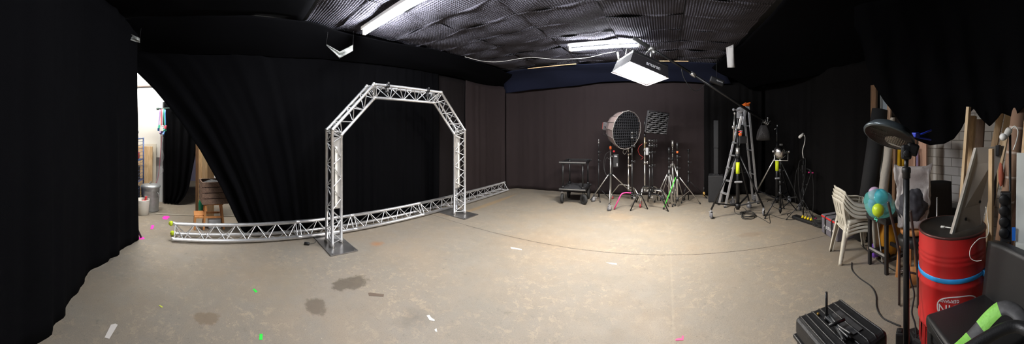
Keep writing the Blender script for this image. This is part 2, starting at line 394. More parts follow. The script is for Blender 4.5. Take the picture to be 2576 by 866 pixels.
# ceiling and valance cloths
def sheet(name, mt, rows, label, cat='valance', th=.006, n=8, nz=.03, seed=0, ns=1.6):
    """rows: list of polylines (same length) of points; resampled, with soft creases"""
    R_ = [smooth_pts(r, n) for r in rows]; k = len(R_[0]); cols = [smooth_pts([R_[i][j] for i in range(len(R_))], n) for j in range(k)]
    G_ = [[cols[j][i] for j in range(k)] for i in range(len(cols[0]))]
    for r in G_:
        for q in r: q.z += nz*noise.noise(q*ns+Vector((seed, 0, 0)))
    return solo(M().grid(G_, th), name, mt, label, cat)
sheet('ceiling_cloth', CLOTH, [[(-4.15, -1.5, 2.75), (-4.1, -.5, 2.62), (-4.1, .6, 2.6), (-4.1, 2.0, 2.62), (-4.1, 3.6, 2.66), (-4.12, 5.2, 2.64), (-4.1, 6.35, 2.6)],
                               [(-3.9, -1.4, 2.84), (-3.85, -.4, 2.7), (-3.85, .7, 2.72), (-3.88, 2.0, 2.76), (-3.85, 3.6, 2.74), (-3.85, 5.0, 2.72), (-3.9, 6.2, 2.72)],
                               [(-3.4, -1.35, 2.95), (-3.4, -.3, 2.93), (-3.5, .95, 2.93), (-3.62, 2.0, 2.87), (-3.6, 3.6, 2.92), (-3.55, 5.0, 2.9), (-3.5, 5.75, 2.88)]],
      'black cloth valance sagging from the foam ceiling above the truss arch', seed=1)
sheet('ceiling_cloth', CLOTH, [[(-3.5, -1.45, 2.99), (-1.5, -1.45, 2.99), (1, -1.45, 2.99), (3.4, -1.45, 2.99)],
                               [(-3.4, -.3, 2.93), (-1.5, -.3, 2.96), (1, -.3, 2.96), (3.4, -.3, 2.96)],
                               [(-3.5, 1.0, 2.95), (-1.5, 1.0, 2.97), (1, 1.0, 2.97), (3.4, 1.0, 2.96)]],
      'black cloth stretched under the ceiling beside the near curtain', seed=2)
sheet('ceiling_cloth', NAVY, [[(-3.65, 5.62, 2.90), (-2.4, 5.66, 2.925), (-1.2, 5.74, 2.935), (0.2, 5.76, 2.935), (1.1, 5.74, 2.92)],
                              [(-3.9, 6.0, 2.74), (-2.5, 6.05, 2.78), (-1.2, 6.15, 2.82), (.2, 6.2, 2.8), (1.3, 6.1, 2.78)],
                              [(-4.0, 6.2, 2.5), (-2.6, 6.42, 2.58), (-1.2, 6.5, 2.66), (.1, 6.5, 2.64), (1.5, 6.4, 2.6)]],
      'navy cloth valance along the top of the back wall', seed=3, nz=.05)
sheet('ceiling_cloth', CLOTH, [[(1.22, .9, 2.93), (1.2, 2.2, 2.94), (1.25, 3.2, 2.93), (1.2, 4.2, 2.9), (1.05, 5.1, 2.88), (.95, 6.1, 2.84)],
                               [(2.0, .9, 2.9), (2.0, 2.2, 2.9), (1.9, 3.2, 2.84), (1.75, 4.4, 2.76), (1.6, 5.2, 2.72), (1.5, 6.2, 2.68)],
                               [(3.4, .9, 2.8), (3.3, 2.2, 2.75), (2.9, 3.4, 2.6), (2.65, 4.2, 2.5), (2.2, 5.3, 2.5), (1.95, 6.35, 2.5)]],
      'black cloth sloping down from the foam ceiling above the step ladder and spotlight', seed=4)
# overhanging drape on the right
HEM = [(2150, 60), (2165, 100), (2180, 165), (2200, 215), (2225, 255), (2245, 280), (2270, 315), (2300, 350), (2340, 366), (2375, 362), (2400, 350), (2418, 325), (2434, 290), (2450, 274), (2465, 295), (2490, 318), (2510, 298), (2520, 285), (2550, 296), (2576, 270), (2640, 240), (2760, 260)]
DD = [(2150, 3.15), (2300, 2.85), (2440, 2.62), (2576, 2.4), (2760, 2.3)]
rows = []
for i in range(29):
    t = i/28; row = []
    for j in range(170):
        px = 2150+(2760-2150)*j/169; d = lerp_tab(DD, px); zb = Z(lerp_tab(HEM, px), d); zt = 2.96
        k = t**1.25; z = zb+(zt-zb)*k
        dd = .05*(1-t)*sin((z*7+px*.012)+2*noise.noise(Vector((px*.01, z*1.5, 0))))+.03*(1-t)*sin(px*.09+z*3)+.02*noise.noise(Vector((px*.03, z*4, 3)))
        a = az(px); d2 = d+dd; row.append(Vector((d2*sin(a), d2*cos(a), z)))
    rows.append(row)
solo(M().grid(rows, .008), 'black_drape', CLOTH, 'black cloth drape with a sagging scalloped hem hanging over the stored timber', 'drape')
# dark end-wall corner strip behind the right storage
# ---------------------------------------------------------------- egg-crate foam
FOAM = mat('foam', (.058, .056, .068), .9, spec=.15)
def foam_mesh(seed):
    nx, ny = 150, 76; g = []
    for i in range(ny):
        v = i/(ny-1); row = []
        for j in range(nx):
            u = j/(nx-1); x = (u-.5)*.995; y = (v-.5)*.498
            b = .5+.25*(sin(x*2*pi/.034)+sin(y*2*pi/.034))
            edge = min(v, 1-v)
            sag = .045*sin(pi*u)*(.6+.4*sin(pi*v))*(1 if seed != 1 else .5)+.03*noise.noise(Vector((x*2.2+seed*5, y*3, seed)))
            curl = .035*max(0, 1-edge/.08)*max(0, noise.noise(Vector((x*3+seed*9, round(v), 2)))+.25)
            row.append(Vector((x, y, -.024*b-sag-curl)))
        g.append(row)
    return M().grid(g)
fm = []
for s_ in range(3):
    o = foam_mesh(s_).build('foam_panel', FOAM); fm.append(o)
n_ = 0
for cx in range(-4, 1):
    for k in range(20):
        X = cx*1.003+.72; Y = 1.32+k*.502
        if Y > 5.9: continue
        far = hypot(abs(X)+.5, abs(Y)+.25)
        if far < 2.1: continue
        src = fm[random.randrange(3)]; o = src.copy(); C.objects.link(o); o.location = (X, Y, 3.005+random.uniform(-.012, .012))
        o.rotation_euler = (random.uniform(-.02, .02), random.uniform(-.02, .02), pi*random.randrange(2))
        tag(o, 'dark grey egg-crate foam panel fixed to the ceiling', 'foam panel', 'egg-crate foam panels covering the ceiling')
for o in fm: bpy.data.objects.remove(o)
# ---------------------------------------------------------------- ceiling tube lamps
TUBE = mat('tube_light', (1, 1, 1), .5, emit=(.93, .95, 1), es=TUBE_E)
def tube_lamp(p0, p1, label):
    p0, p1 = Vector(p0), Vector(p1); t = thing('tube_lamp', label, 'lamp', (p0+p1)/2+Vector((0, 0, .09)))
    u = (p1-p0).normalized()
    M().bar(p0-u*.03+Vector((0, 0, .075)), p1+u*.03+Vector((0, 0, .075)), .075, .045, bev=.006).build('housing', WHP, t)
    M().tube(p0+u*.03, p1-u*.03, .022, n=14).build('tube', TUBE, t)
    for p in (p0, p1): M().bar(p-u*.015+Vector((0, 0, .02)), p+u*.015+Vector((0, 0, .02)), .05, .08, bev=.004).build('end_socket', WHP, t)
    return t
tube_lamp((-3.36, 1.83, 2.83), (-1.86, 1.83, 2.83), 'bright tube lamp on the near foam ceiling, running out of the top of the picture')
tube_lamp((-1.72, 1.83, 2.83), (-.2, 1.83, 2.83), 'bright tube lamp in line with the near one, above the top edge of the picture')
tube_lamp((-1.55, 4.36, 2.84), (-.42, 4.36, 2.84), 'bright tube lamp on the far foam ceiling behind the white light panel')
STUBE = mat('storeroom_tube_light', (1, 1, 1), .5, emit=(1, .97, .92), es=STORE_E)
t = thing('tube_lamp', 'storeroom tube lamp on the ceiling beyond the doorway', 'lamp', (-4.8, -1.6, 3.2))
M().box((-4.8, -1.2, 3.2), (.14, 1.5, .05), bev=.005).build('housing', WHP, t)
M().tube((-4.8, -1.92, 3.15), (-4.8, -.48, 3.15), .03, n=12).build('tube', STUBE, t)
# curled plastic scraps hanging by the lamp
PLF = mat('clear_plastic_film', (.6, .62, .58), .2, alpha=.28)
def scrap(pts, d, label, seed):
    g = []
    for i in range(9):
        v = i/8; row = []
        for j in range(13):
            u = j/12; a = lerp_tab(pts[0], u); b = lerp_tab(pts[1], u); xx = lerp_tab(pts[2], u)
            q = D(xx, a+(b-a)*v, d+.06*noise.noise(Vector((u*4, v*3, seed)))+.02*sin(u*12+v*3)); row.append(q)
        g.append(row)
    c_ = g[0][6]; t = thing('plastic_scrap', label, 'plastic sheet', c_)
    M().grid(g, .002).build('film', PLF, t)
    M().path([g[0][0], g[0][0]+Vector((.02, .02, .2))], .0015, 4).build('thread', RUB, t); M().path([g[0][12], g[0][12]+Vector((-.02, .02, .2))], .0015, 4).build('thread', RUB, t)
scrap([[(0, 111), (.5, 130), (1, 113)], [(0, 114), (.5, 147), (1, 128)], [(0, 821), (1, 888)]], 3.9, 'crumpled clear plastic film hanging below the near tube lamp', 1)
scrap([[(0, 78), (.5, 84), (1, 96)], [(0, 90), (.5, 100), (1, 108)], [(0, 296), (1, 352)]], 3.75, 'crumpled plastic film caught above the doorway gap', 2)
m = M(); g = []
for i in range(7):
    row = []
    for j in range(7):
        u, v = j/6, i/6; px = 1826+u*19+4*v; py = 112+v*58+(8*(1-u) if v < .1 else 0); row.append(D(px, py, 4.55+.03*sin(u*5+v*2)))
    g.append(row)
solo(M().grid(g, .003), 'white_cloth_strip', mat('white_cloth', (.6, .58, .56), .8), 'white cloth strip hanging from the edge of the foam ceiling', 'cloth strip')
# thin white cable sagging along the back edge of the ceiling
solo(M().path(smooth_pts([D(1170, 143, 4.9), D(1215, 154, 5.2), D(1260, 155, 5.3), D(1330, 145, 5.2), D(1400, 149, 5.3), D(1470, 146, 5.2), D(1520, 135, 5.0), D(1548, 130, 4.9)], 8), .004, 6),
     'ceiling_cable', WHP, 'thin white cable sagging along the back edge of the ceiling', 'cable')
# ================================================================ TRUSSES
def zig(m, a0, a1, b0, b1, n, r=.007, start=0):     # zig-zag braces between chord a0-a1 and chord b0-b1
    a0, a1, b0, b1 = map(Vector, (a0, a1, b0, b1)); pts = []
    for i in range(n+1):
        t = (i+.15)/(n+.3); pts.append(a0.lerp(a1, t) if (i+start) % 2 == 0 else b0.lerp(b1, t))
    for p, q in zip(pts, pts[1:]): m.tube(p, q, r, n=6, caps=False)
def truss_seg(parent, A, B, R=.024, label=None, step=.135, ends=True):   # A, B: three chord points at each end
    A = [Vector(p) for p in A]; B = [Vector(p) for p in B]
    m = M()
    for a, b in zip(A, B):
        u = (b-a).normalized(); m.path([a, a+u*.004, a+u*.034, a+u*.036, b-u*.036, b-u*.034, b-u*.004, b], [R*1.1]*3+[R, R]+[R*1.1]*3, 12)
    o = m.build('truss_segment', ALU, parent)
    m = M(); L = (B[0]-A[0]).length; n = max(2, int(round(L/step)))
    for i, j, s in ((0, 1, 0), (1, 2, 1), (2, 0, 0)): zig(m, A[i], B[i], A[j], B[j], n, start=s)
    if ends:
        for k, (P, Q) in enumerate(((A, B), (B, A))):
            u = [(q-p).normalized()*.03 for p, q in zip(P, Q)]
            for i, j in ((0, 1), (1, 2), (2, 0)): m.tube(P[i]+u[i], P[j]+u[j], .0075, n=6, caps=False)
    m.build('lattice_brace', ALU, o)
    for a, b in ():
        u = (b-a).normalized(); m.tube(a-u*.012, a+u*.03, R*1.12, n=12); m.tube(b-u*.03, b+u*.012, R*1.12, n=12)
    return o
t = thing('lighting_truss', 'long aluminium lattice truss lying on the floor with tennis balls on one end', 'truss', (-3.86, 2.6, 0))
def TP(y): return [(-3.76, y, .04), (-3.98, y, .04), (-3.87, y, .215)]
js = [-.70, 1.04, 1.9, 3.22, 6.0]
for a, b in zip(js, js[1:]): truss_seg(t, TP(a), TP(b), step=.14)
BALL = mat('tennis_ball', (.6, .75, .03), .9, bump=.6, bscale=300)
for p in TP(-.70)[1:]: M().ball((p[0], p[1]-.03, p[2]), .034, 16).build('tennis_ball', BALL, t)['label'] = 'lime green tennis ball cap'
# the octagonal arch
a = thing('truss_arch', 'aluminium lattice arch with cut corners standing on two steel base plates', 'truss arch', (-3.45, 2.6, 0))
def AP(y, z, yi, zi): return [(-3.35, y, z), (-3.55, y, z), (-3.45, yi, zi)]
k = [AP(1.36, .03, 1.53, .03), AP(1.36, 1.52, 1.53, 1.45), AP(1.98, 2.15, 2.05, 1.98), AP(3.26, 2.15, 3.19, 1.98), AP(3.86, 1.52, 3.69, 1.45), AP(3.86, .03, 3.69, .03)]
for p, q in zip(k, k[1:]): truss_seg(a, p, q, .021, step=.15)
for P in k[1:5]:
    m = M()
    for p in P: m.ball(p, .03, 10)
    m.path(P, .008, 6, closed=True); m.build('corner_joint', STEEL, a)
for y0, y1 in ((1.25, 1.62), (3.6, 3.98)):
    m = M(); yc = (y0+y1)/2; m.box((-3.47, yc, .007), (.68, y1-y0, .014), bev=.003)
    for sx in (-3.78, -3.16):
        for sy in (y0+.04, y1-.04): m.cyl((sx, sy, .017), (0, 0, 1), .012, .008, 10)
    for P in (k[0] if y0 < 2 else k[5]): m.cyl((P[0], P[1], .025), (0, 0, 1), .034, .03, 14)
    m.build('base_plate', mat('base_steel', (.32, .31, .30), .3, .85, var=.25, vscale=6), a)
PERS = mat('frosted_plate', (.5, .48, .45), .3, alpha=.5)
for yo, yi in ((1.4, 1.49), (3.82, 3.73)):
    M().box((-3.45, (yo+yi)/2, .95), (.012, .13, .95), bev=.003).build('side_plate', PERS, a)['label'] = 'translucent plate inside the column'
    M().box((-3.43, (yo+yi)/2, .9), (.02, .035, .8), bev=.004).build('light_strip', WHP, a)['label'] = 'slim white strip inside the column'
for y in (2.2, 2.96):
    m = M(); m.cyl((-3.35, y, 2.15), (0, 1, 0), .036, .05, 14); m.box((-3.35, y, 2.105), (.03, .04, .08), bev=.006); m.cyl((-3.35, y, 2.06), (0, 1, 0), .016, .07, 10)
    m.box((-3.32, y, 2.185), (.02, .03, .03), bev=.004)
    m.build('pipe_clamp', BLKM, a)['label'] = 'small black clamp on the top chord'
# ================================================================ STANDS
def add_caster(parent, p, r=.05, dirx=(1, 0, 0), col=None, pin=.06):
    p = Vector(p); d = Vector(dirx).normalized(); s = Vector((-d.y, d.x, 0))     # p = ground point
    c = p+Vector((0, 0, r)); m = M()
    m.tube(c+Vector((0, 0, r+.005)), c+Vector((0, 0, r+pin)), .011, n=10)
    for k in (-1, 1): m.grid([[c+s*k*.019+d*x+Vector((0, 0, z)) for x in (-.02, .02)] for z in (-.012, r*.5, r+.012)], .004, smooth=False)
    m.box(c+Vector((0, 0, r+.012)), (.05, .045, .006), Matrix((d, s, Vector((0, 0, 1)))).transposed(), .002)
    m.bar(c+d*.02+Vector((0, 0, r+.008)), c+d*(r+.03)+Vector((0, 0, r*.9)), .03, .006)
    o = m.build('caster', GRYP if col is None else STEEL, parent)
    m = M(); m.lathe([(.3*r, -.014), (r*.92, -.014), (r, -.008), (r, .008), (r*.92, .014), (.3*r, .014), (.3*r, -.014)], c, s, 20); m.cyl(c, s, .3*r, .034, 10)
    m.build('wheel', col or mat('wheel_grey', (.12, .12, .13), .6), o)
def tripod(name, label, base, feet, H, zc, R=.014, mt=BLKM, legm=None, zs=None, group=None, strut=True, joints=(.6, .8), knobs=True, tops=True, footc=None, fz=.012, cat='light stand', flat=False, tilt=(0, 0)):
    """base: foot of the column on the floor; feet: list of (x, y); zc: collar height; H: top of pole"""
    base = Vector((base[0], base[1], 0)); t = thing(name, label, cat, base, group=group)
    lo = .035 if not zs else zs; TT = Vector((tilt[0], tilt[1], 0)); pt = lambda z: base+TT*z+Vector((0, 0, z))
    zz = [zc*.98]+[zc+(H-zc)*j for j in joints]+[H]
    M().tube(pt(lo), pt(zz[1]), R, n=12).build('pole', mt if legm is None else legm, t)
    for i in range(1, len(zz)-1):
        M().tube(pt(zz[i]-.02), pt(zz[i+1]), R*(.85**i), n=10).build('upper_pole', mt, t)
    if knobs:
        for i in range(1, len(zz)-1):
            m = M(); m.tube(pt(zz[i]-.05), pt(zz[i]+.02), R*1.55, n=12); q = pt(zz[i]-.015); m.tube(q, q+Vector((.05, -.015, 0)), .006, n=6); m.ball(q+Vector((.055, -.016, 0)), .013, 8)
            m.build('clamp_collar', BLKP, t)
    if tops:
        m = M(); m.tube(pt(H), pt(H+.07), .008, n=8); m.tube(pt(H-.03), pt(H+.008), R*1.1, n=10); m.build('top_spigot', STEEL, t)
    m = M(); c = pt(zc); m.tube(pt(zc-.03), pt(zc+.03), R*2.1, n=12)
    for f in feet:
        d = (Vector((f[0], f[1], 0))-base).normalized(); m.bar(c+d*R, c+d*R*3.2, .022, .03)
    m.build('leg_collar', BLKP if mt is BLKM else STEEL, t)
    for i, f in enumerate(feet):
        f3 = Vector((f[0], f[1], fz)); d = (Vector((f[0], f[1], 0))-base).normalized(); top = c+d*R*2.6
        lg = M().tube(f3, top, R*.62, R*.7, 8).build('leg', legm or mt, t)
        M().tube(f3-Vector((0, 0, .012)), f3.lerp(top, .045), R*1.0, n=8).build('rubber_foot', footc[i] if footc and footc[i] else RUB, lg)
        if strut:
            mid = f3.lerp(top, .5); m = M(); m.bar(mid, pt(max(lo+.03, zc*.22)), .014, .006); m.build('strut', legm or mt, t)
    if strut: M().tube(pt(max(lo, zc*.22-.02)), pt(zc*.22+.05), R*1.7, n=10).build('lower_collar', BLKP if mt is BLKM else STEEL, t)
    return t
def cstand(label, base, feet, H, zh, mt=CHROME, group=None, R=.0165, legmats=None, casters=None, tilt=(0, 0), risers=True, heads=1):
    base = Vector((base[0], base[1], 0)); t = thing('century_stand', label, 'stand', base, group=group)
    pt = lambda z: base+Vector((tilt[0]*z, tilt[1]*z, z))
    M().tube(pt(zh-.12), pt(H*.62), R, n=12).build('pole', mt, t)
    if risers:
        M().tube(pt(H*.6), pt(H*.82), R*.82, n=10).build('riser', mt, t)
        M().tube(pt(H*.8), pt(H), R*.62, n=10).build('riser', mt, t)
    for z in (H*.62, H*.82):
        if not risers: break
        m = M(); m.tube(pt(z-.04), pt(z+.015), R*1.4, n=12); q = pt(z-.01); m.tube(q, q+Vector((.045, -.02, 0)), .006, n=6); m.box(q+Vector((.055, -.024, 0)), (.02, .01, .045), bev=.003)
        m.build('clamp_collar', mt, t)
    for i, f in enumerate(feet):
        zt = zh-.035*i; f3 = Vector((f[0], f[1], 0)); d = (f3-base); L = d.length; d.normalize()
        hub = pt(zt); drop = .045 if not (casters and casters[i]) else .13
        p = [hub+d*.015, hub+d*L*.35+Vector((0, 0, .012)), hub+d*L*.55, hub+d*L*.66+Vector((0, 0, -zt*.14)), Vector((f3.x, f3.y, (0.012 if not (casters and casters[i]) else .12)))]
        pp = smooth_pts(p[:4], 5)[:-1]+[p[3], p[4]]
        M().path(pp, .0125, 8).build('leg', (legmats[i] if legmats and legmats[i] else mt), t)
        m = M(); m.tube(hub-Vector((0, 0, .017)), hub+Vector((0, 0, .017)), R*1.75, n=12); m.build('leg_hub', mt if mt is not CHROME else STEEL, t)
        if casters and casters[i]: add_caster(t, f3, .04, -d, casters[i] if casters[i] is not True else None, .04)
        else: M().ball(f3+Vector((0, 0, .0115)), .0125, 8, (1, 1, .9)).build('foot_cap', RUB, t)
    m = M(); q = pt(zh-.1); m.tube(q, q+Vector((.05, -.02, .01)), .006, n=6); m.box(q+Vector((.06, -.022, .01)), (.02, .012, .04), bev=.003); m.build('tee_handle', STEEL, t)
    for k in range(heads):
        m = M(); q = pt(H-.1*k-.02); m.cyl(q, (1, 0, 0), .03, .05, 16); m.tube(q+Vector((.02, 0, 0)), q+Vector((.08, -.01, 0)), .007, n=6); m.box(q+Vector((.09, -.01, 0)), (.02, .012, .055), bev=.003)
        m.build('grip_head', BLKM, t)
    return t
def fg(px, py): p = G(px, py); return (p.x, p.y)
def P2(px, d): a = az(px); return (d*sin(a), d*cos(a))
REDR = mat('red_rubber', (.35, .03, .04), .6); PINKT = mat('pink_tape', (.8, .05, .25), .6); GREENT = mat('green_tape', (.08, .65, .06), .6); ORT = mat('orange_tape', (.8, .14, .03), .5)
REDT = mat('red_tape', (.75, .02, .03), .5)
# octabox stand
b = P2(1536, 5.92)
t = tripod('light_stand', 'steel stand on three casters carrying the eight-sided softbox', b, [P2(1493, 6.02), fg(1533, 531), P2(1592, 6.25)], Z(318, 5.92), Z(440, 5.9), R=.017, mt=BLKM, legm=CHROME, strut=False, cat='light stand', tops=False, fz=.12)
for q in (P2(1493, 6.02), fg(1533, 531), P2(1592, 6.25)): add_caster(t, (q[0], q[1], 0), .045, (.8, .6, 0), None, .04)
m = M(); p = D(1536, 372, 5.88); m.tube(p-Vector((0, 0, .03)), p+Vector((0, 0, .03)), .026, n=12); m.build('orange_mark', ORT, t)
def octabox():
    # lamp head and softbox: axis from lamp to centre of front face
    c = D(1578, 328, 5.62); ax = Vector((.78, -.61, -.14)).normalized(); t = thing('octagonal_softbox', 'black eight-sided softbox with fabric grid on a studio lamp', 'softbox', (b[0], b[1], Z(318, 5.92)))
    u = Vector((0, 0, 1)); u = (u-ax*u.dot(ax)).normalized(); v = ax.cross(u); R = .385; n = 16
    back = c-ax*.42
    def ring(cc, r, k=n, off=0): return [cc+(u*cos(2*pi*(i+off)/k)+v*sin(2*pi*(i+off)/k))*r for i in range(k)]
    prof = [(-.43, .11), (-.41, .18), (-.33, .28), (-.19, .35), (-.02, R)]
    m = M(); rg = [ring(c+ax*h, r)+[ring(c+ax*h, r)[0]] for h, r in prof]; m.grid(rg, .006, smooth=False)
    o = m.build('softbox_shell', mat('softbox_fabric', (.19, .145, .135), .5, .1, bump=.3, bscale=30), t)
    m = M()
    for i in range(n):
        pts = [c+ax*h+(u*cos(2*pi*i/n)+v*sin(2*pi*i/n))*(r+.006) for h, r in prof]; m.path(smooth_pts(pts, 3), .0035, 5)
    m.build('rib', STEEL, o)
    m = M(); rr = ring(c, R+.004); m.path(rr, .006, 6, closed=True); m.build('rim', mat('rim_piping', (.2, .19, .18), .5), t)
    m = M(); m.add(ring(c-ax*.10, .325), [tuple(range(n))]); m.build('diffuser', mat('diffuser_off', (.025, .025, .03), .8), t)
    m = M(); st = .055; k = int(R/st)+1
    for i in range(-k, k+1):
        x = i*st; h = sqrt(max(0, (R*.97)**2-x*x))
        if h < .04: continue
        for (e, f) in ((u, v), (v, u)):
            p0 = c+e*x-f*h; p1 = c+e*x+f*h
            m.grid([[p0-ax*.05, p1-ax*.05], [p0, p1]], .006, smooth=False)
    m.build('fabric_grid', mat('grid_fabric', (.010, .0105, .014), .7), t)
    # lamp head behind
    m = M(); bc = back-ax*.07; m.cyl(back-ax*.01, ax, .12, .04, 20)
    Rm = Matrix((v, u, ax)).transposed(); m.box(bc-ax*.10, (.16, .17, .22), Rm, .02)
    m.build('lamp_body', mat('lamp_grey', (.13, .12, .12), .5), t)
    M().box(bc-ax*.215, (.14, .15, .012), Rm, .005).build('lamp_back_panel', mat('lamp_red', (.6, .06, .03), .4), t)
    m = M(); piv = Vector((b[0], b[1], Z(330, 5.92))); m.tube(piv+Vector((0, 0, -.06)), piv+Vector((0, 0, .05)), .02, n=12)
    for s in (-1, 1): m.path([piv+Vector((0, 0, .04)), piv+v*s*.10+Vector((0, 0, .05)), bc-ax*.10+v*s*.10], .009, 6)
    m.build('yoke', BLKM, t)
    m = M(); w0 = bc-ax*.16+Vector((-.02, 0, -.10)); m.path(smooth_pts([w0+Vector((.05*sin(a_*1.3), 0, -.05-.05*cos(a_*1.3))) for a_ in range(7)], 5), .006, 6); m.build('cable_loop', RUB, t)
    return t
octabox()
# power box hanging on the first stand
p = D(1550, 404, 5.8); t = thing('power_supply', 'black power supply box clamped to the pole below the octagonal softbox', 'power supply', p-Vector((0, 0, .14)))
M().box(p, (.11, .10, .27), bev=.012).build('housing', BLKP, t)
M().box(p+Vector((.0, -.054, .09)), (.06, .008, .03), bev=.002).build('panel_label', GRYP, t); M().box(p+Vector((.03, -.054, -.08)), (.02, .008, .06), bev=.002).build('panel_label', GRYP, t)
m = M(); m.bar(p+Vector((-.055, 0, .08)), p+Vector((-.12, .05, .08)), .03, .03); m.build('clamp', STEEL, t)
m = M(); m.cyl(p+Vector((-.04, -.03, .19)), (0, 1, 0), .022, .03, 12); m.build('red_knob', REDT, t)
q = D(1536, 395, 5.84)
solo(M().path(smooth_pts([q+Vector(v) for v in ((0, 0, .12), (-.10, -.02, .05), (-.15, 0, -.15), (-.12, 0, -.32), (-.05, 0, -.4), (.03, 0, -.32), (.02, 0, -.12), (-.08, -.03, -.02), (-.13, 0, -.25), (-.06, 0, -.45))], 6), .005, 6), 'cable', RUB,
     'black cable hanging in loops from the pole below the octagonal softbox', 'cable')
# chrome century stands
t = cstand('chrome stand just behind the big softbox, its legs bent to the floor', P2(1581, 6.1), [P2(1539, 6.25), P2(1611, 5.75), P2(1600, 6.4)], Z(360, 6.1), Z(467, 6.1), casters=[REDR, REDR, None], heads=1)
t = cstand('chrome stand carrying the square gridded softbox', P2(1622, 5.9), [P2(1611, 5.55), P2(1668, 6.2), P2(1694, 5.75)], Z(345, 5.9), Z(470, 5.9), casters=[REDR, True, None], legmats=[None, None, None], heads=0)
m = M(); p = Vector((*P2(1622, 5.9), Z(372, 5.9))); m.tube(p-Vector((0, 0, .05)), p+Vector((0, 0, .22)), .02, n=12); m.tube(p+Vector((0, 0, .1)), p+Vector((.05, -.02, .1)), .007, n=6); m.build('brass_coupler', mat('brass', (.5, .4, .25), .35, .9), t)
def sqbox():
    c = D(1655, 309, 5.55); ax = Vector((.52, -.80, -.12)).normalized(); t = thing('square_softbox', 'square black softbox with slatted grid beside the eight-sided one', 'softbox', (*P2(1622, 5.9), Z(345, 5.9)))
    u = Vector((.10, 0, 1)); u = (u-ax*u.dot(ax)).normalized(); v = u.cross(ax)*-1; v = ax.cross(u); W, H_ = .235, .215
    def q(x, y, h): return c+v*x+u*y+ax*h
    m = M()
    cor = [(-1, -1), (1, -1), (1, 1), (-1, 1), (-1, -1)]
    m.grid([[q(W*x, H_*y, 0) for x, y in cor], [q(W*.96*x, H_*.95*y, -.08) for x, y in cor], [q(.12*x, .11*y, -.25) for x, y in cor]], .006, smooth=False)
    m.build('softbox_shell', mat('black_softbox_fabric', (.035, .033, .034), .5, bump=.4, bscale=30), t)
    m = M(); m.path([q(W*x, H_*y, .0) for x, y in cor[:4]], .007, 6, closed=True); m.build('rim', BLKP, t)
    m = M()
    for i in range(11):
        y = -H_+2*H_*(i+.5)/11; n_ = 14
        g = [[q(-W+2*W*j/n_, y+.006*sin(j*1.9+i)+.012, -.06) for j in range(n_+1)], [q(-W+2*W*j/n_, y+.009*sin(j*1.3+i*2)-.008, .012) for j in range(n_+1)]]
        m.grid(g, .005)
    for j in range(6):
        x = -W+2*W*(j+.5)/6; m.grid([[q(x, -H_, -.06), q(x, H_, -.06)], [q(x, -H_, -.01), q(x, H_, -.01)]], .004, smooth=False)
    m.build('fabric_grid', mat('grid_grey', (.09, .09, .095), .45), t)
    m = M(); m.add([q(-W*.9, -H_*.9, -.09), q(W*.9, -H_*.9, -.09), q(W*.9, H_*.9, -.09), q(-W*.9, H_*.9, -.09)], [(0, 1, 2, 3)]); m.build('diffuser', MATS['diffuser_off'], t)
    Rm = Matrix((v, u, ax)).transposed()
    M().box(q(0, 0, -.29), (.22, .22, .09), Rm, .015).build('lamp_body', BLKP, t)
    m = M(); e = Vector((*P2(1622, 5.9), Z(345, 5.9))); m.tube(e, e+Vector((0, 0, .07)), .022, n=12)
    for s in (-1, 1): m.path([e+Vector((0, 0, .06)), q(.14*s, -.13, -.29), q(.14*s, 0, -.29)], .009, 6)
    m.box(q(0, -.17, -.26), (.12, .06, .08), Rm, .01); m.build('yoke', BLKM, t)
    M().cyl(q(-.02-W, .0, -.1), v, .02, .012, 12).build('red_mark', REDT, t)
sqbox()
p = D(1628, 381, 5.85); t = thing('power_supply', 'small grey power supply clamped under the square softbox', 'power supply', p-Vector((0, 0, .08)))
M().box(p, (.06, .05, .15), bev=.008).build('housing', GRYP, t)
M().bar(p+Vector((-.03, 0, .03)), p+Vector((-.07, .03, .03)), .025, .025).build('clamp', STEEL, t)
solo(M().path(smooth_pts([D(1617, 362, 5.8), D(1609, 368, 5.8), D(1605, 378, 5.8), D(1610, 390, 5.8), D(1618, 396, 5.8), D(1612, 402, 5.8)], 5), .0035, 6), 'cable', mat('dark_red', (.3, .02, .02), .5), 'short red and black cable tail hanging under the square softbox', 'cable')
solo(M().path(smooth_pts([D(1583, 366, 5.9), D(1574, 372, 5.9), D(1567, 382, 5.9), D(1572, 388, 5.9), D(1579, 376, 5.9), D(1586, 362, 5.9)], 5), .004, 6), 'cable', WHP, 'thin white cable looped under the rim of the eight-sided softbox', 'cable')
# black century stands
cstand('black stand with a pink leg below the eight-sided softbox', P2(1590, 5.5), [fg(1545, 528), fg(1629, 527), P2(1600, 5.95)], Z(332, 5.5), .30, mt=BLKM, legmats=[PINKT, None, None], heads=2)
cstand('black stand with its legs spread wide, front one of a close pair', P2(1634, 5.5), [fg(1586, 531), fg(1681, 533), P2(1630, 5.95)], Z(352, 5.5), .31, mt=BLKM, heads=2)
cstand('black stand tucked close behind another black stand, rear one of the pair', P2(1641, 5.72), [P2(1601, 5.95), P2(1681, 5.6), P2(1655, 6.1)], Z(352, 5.72), .36, mt=BLKM, heads=2)
tripod('light_stand', 'thin black stand standing alone beside the equipment cart', P2(1506, 6.3), [P2(1486, 6.15), P2(1533, 6.25), P2(1510, 5.95)], Z(358, 6.3), .22, R=.013, strut=False, joints=(.62, .8))
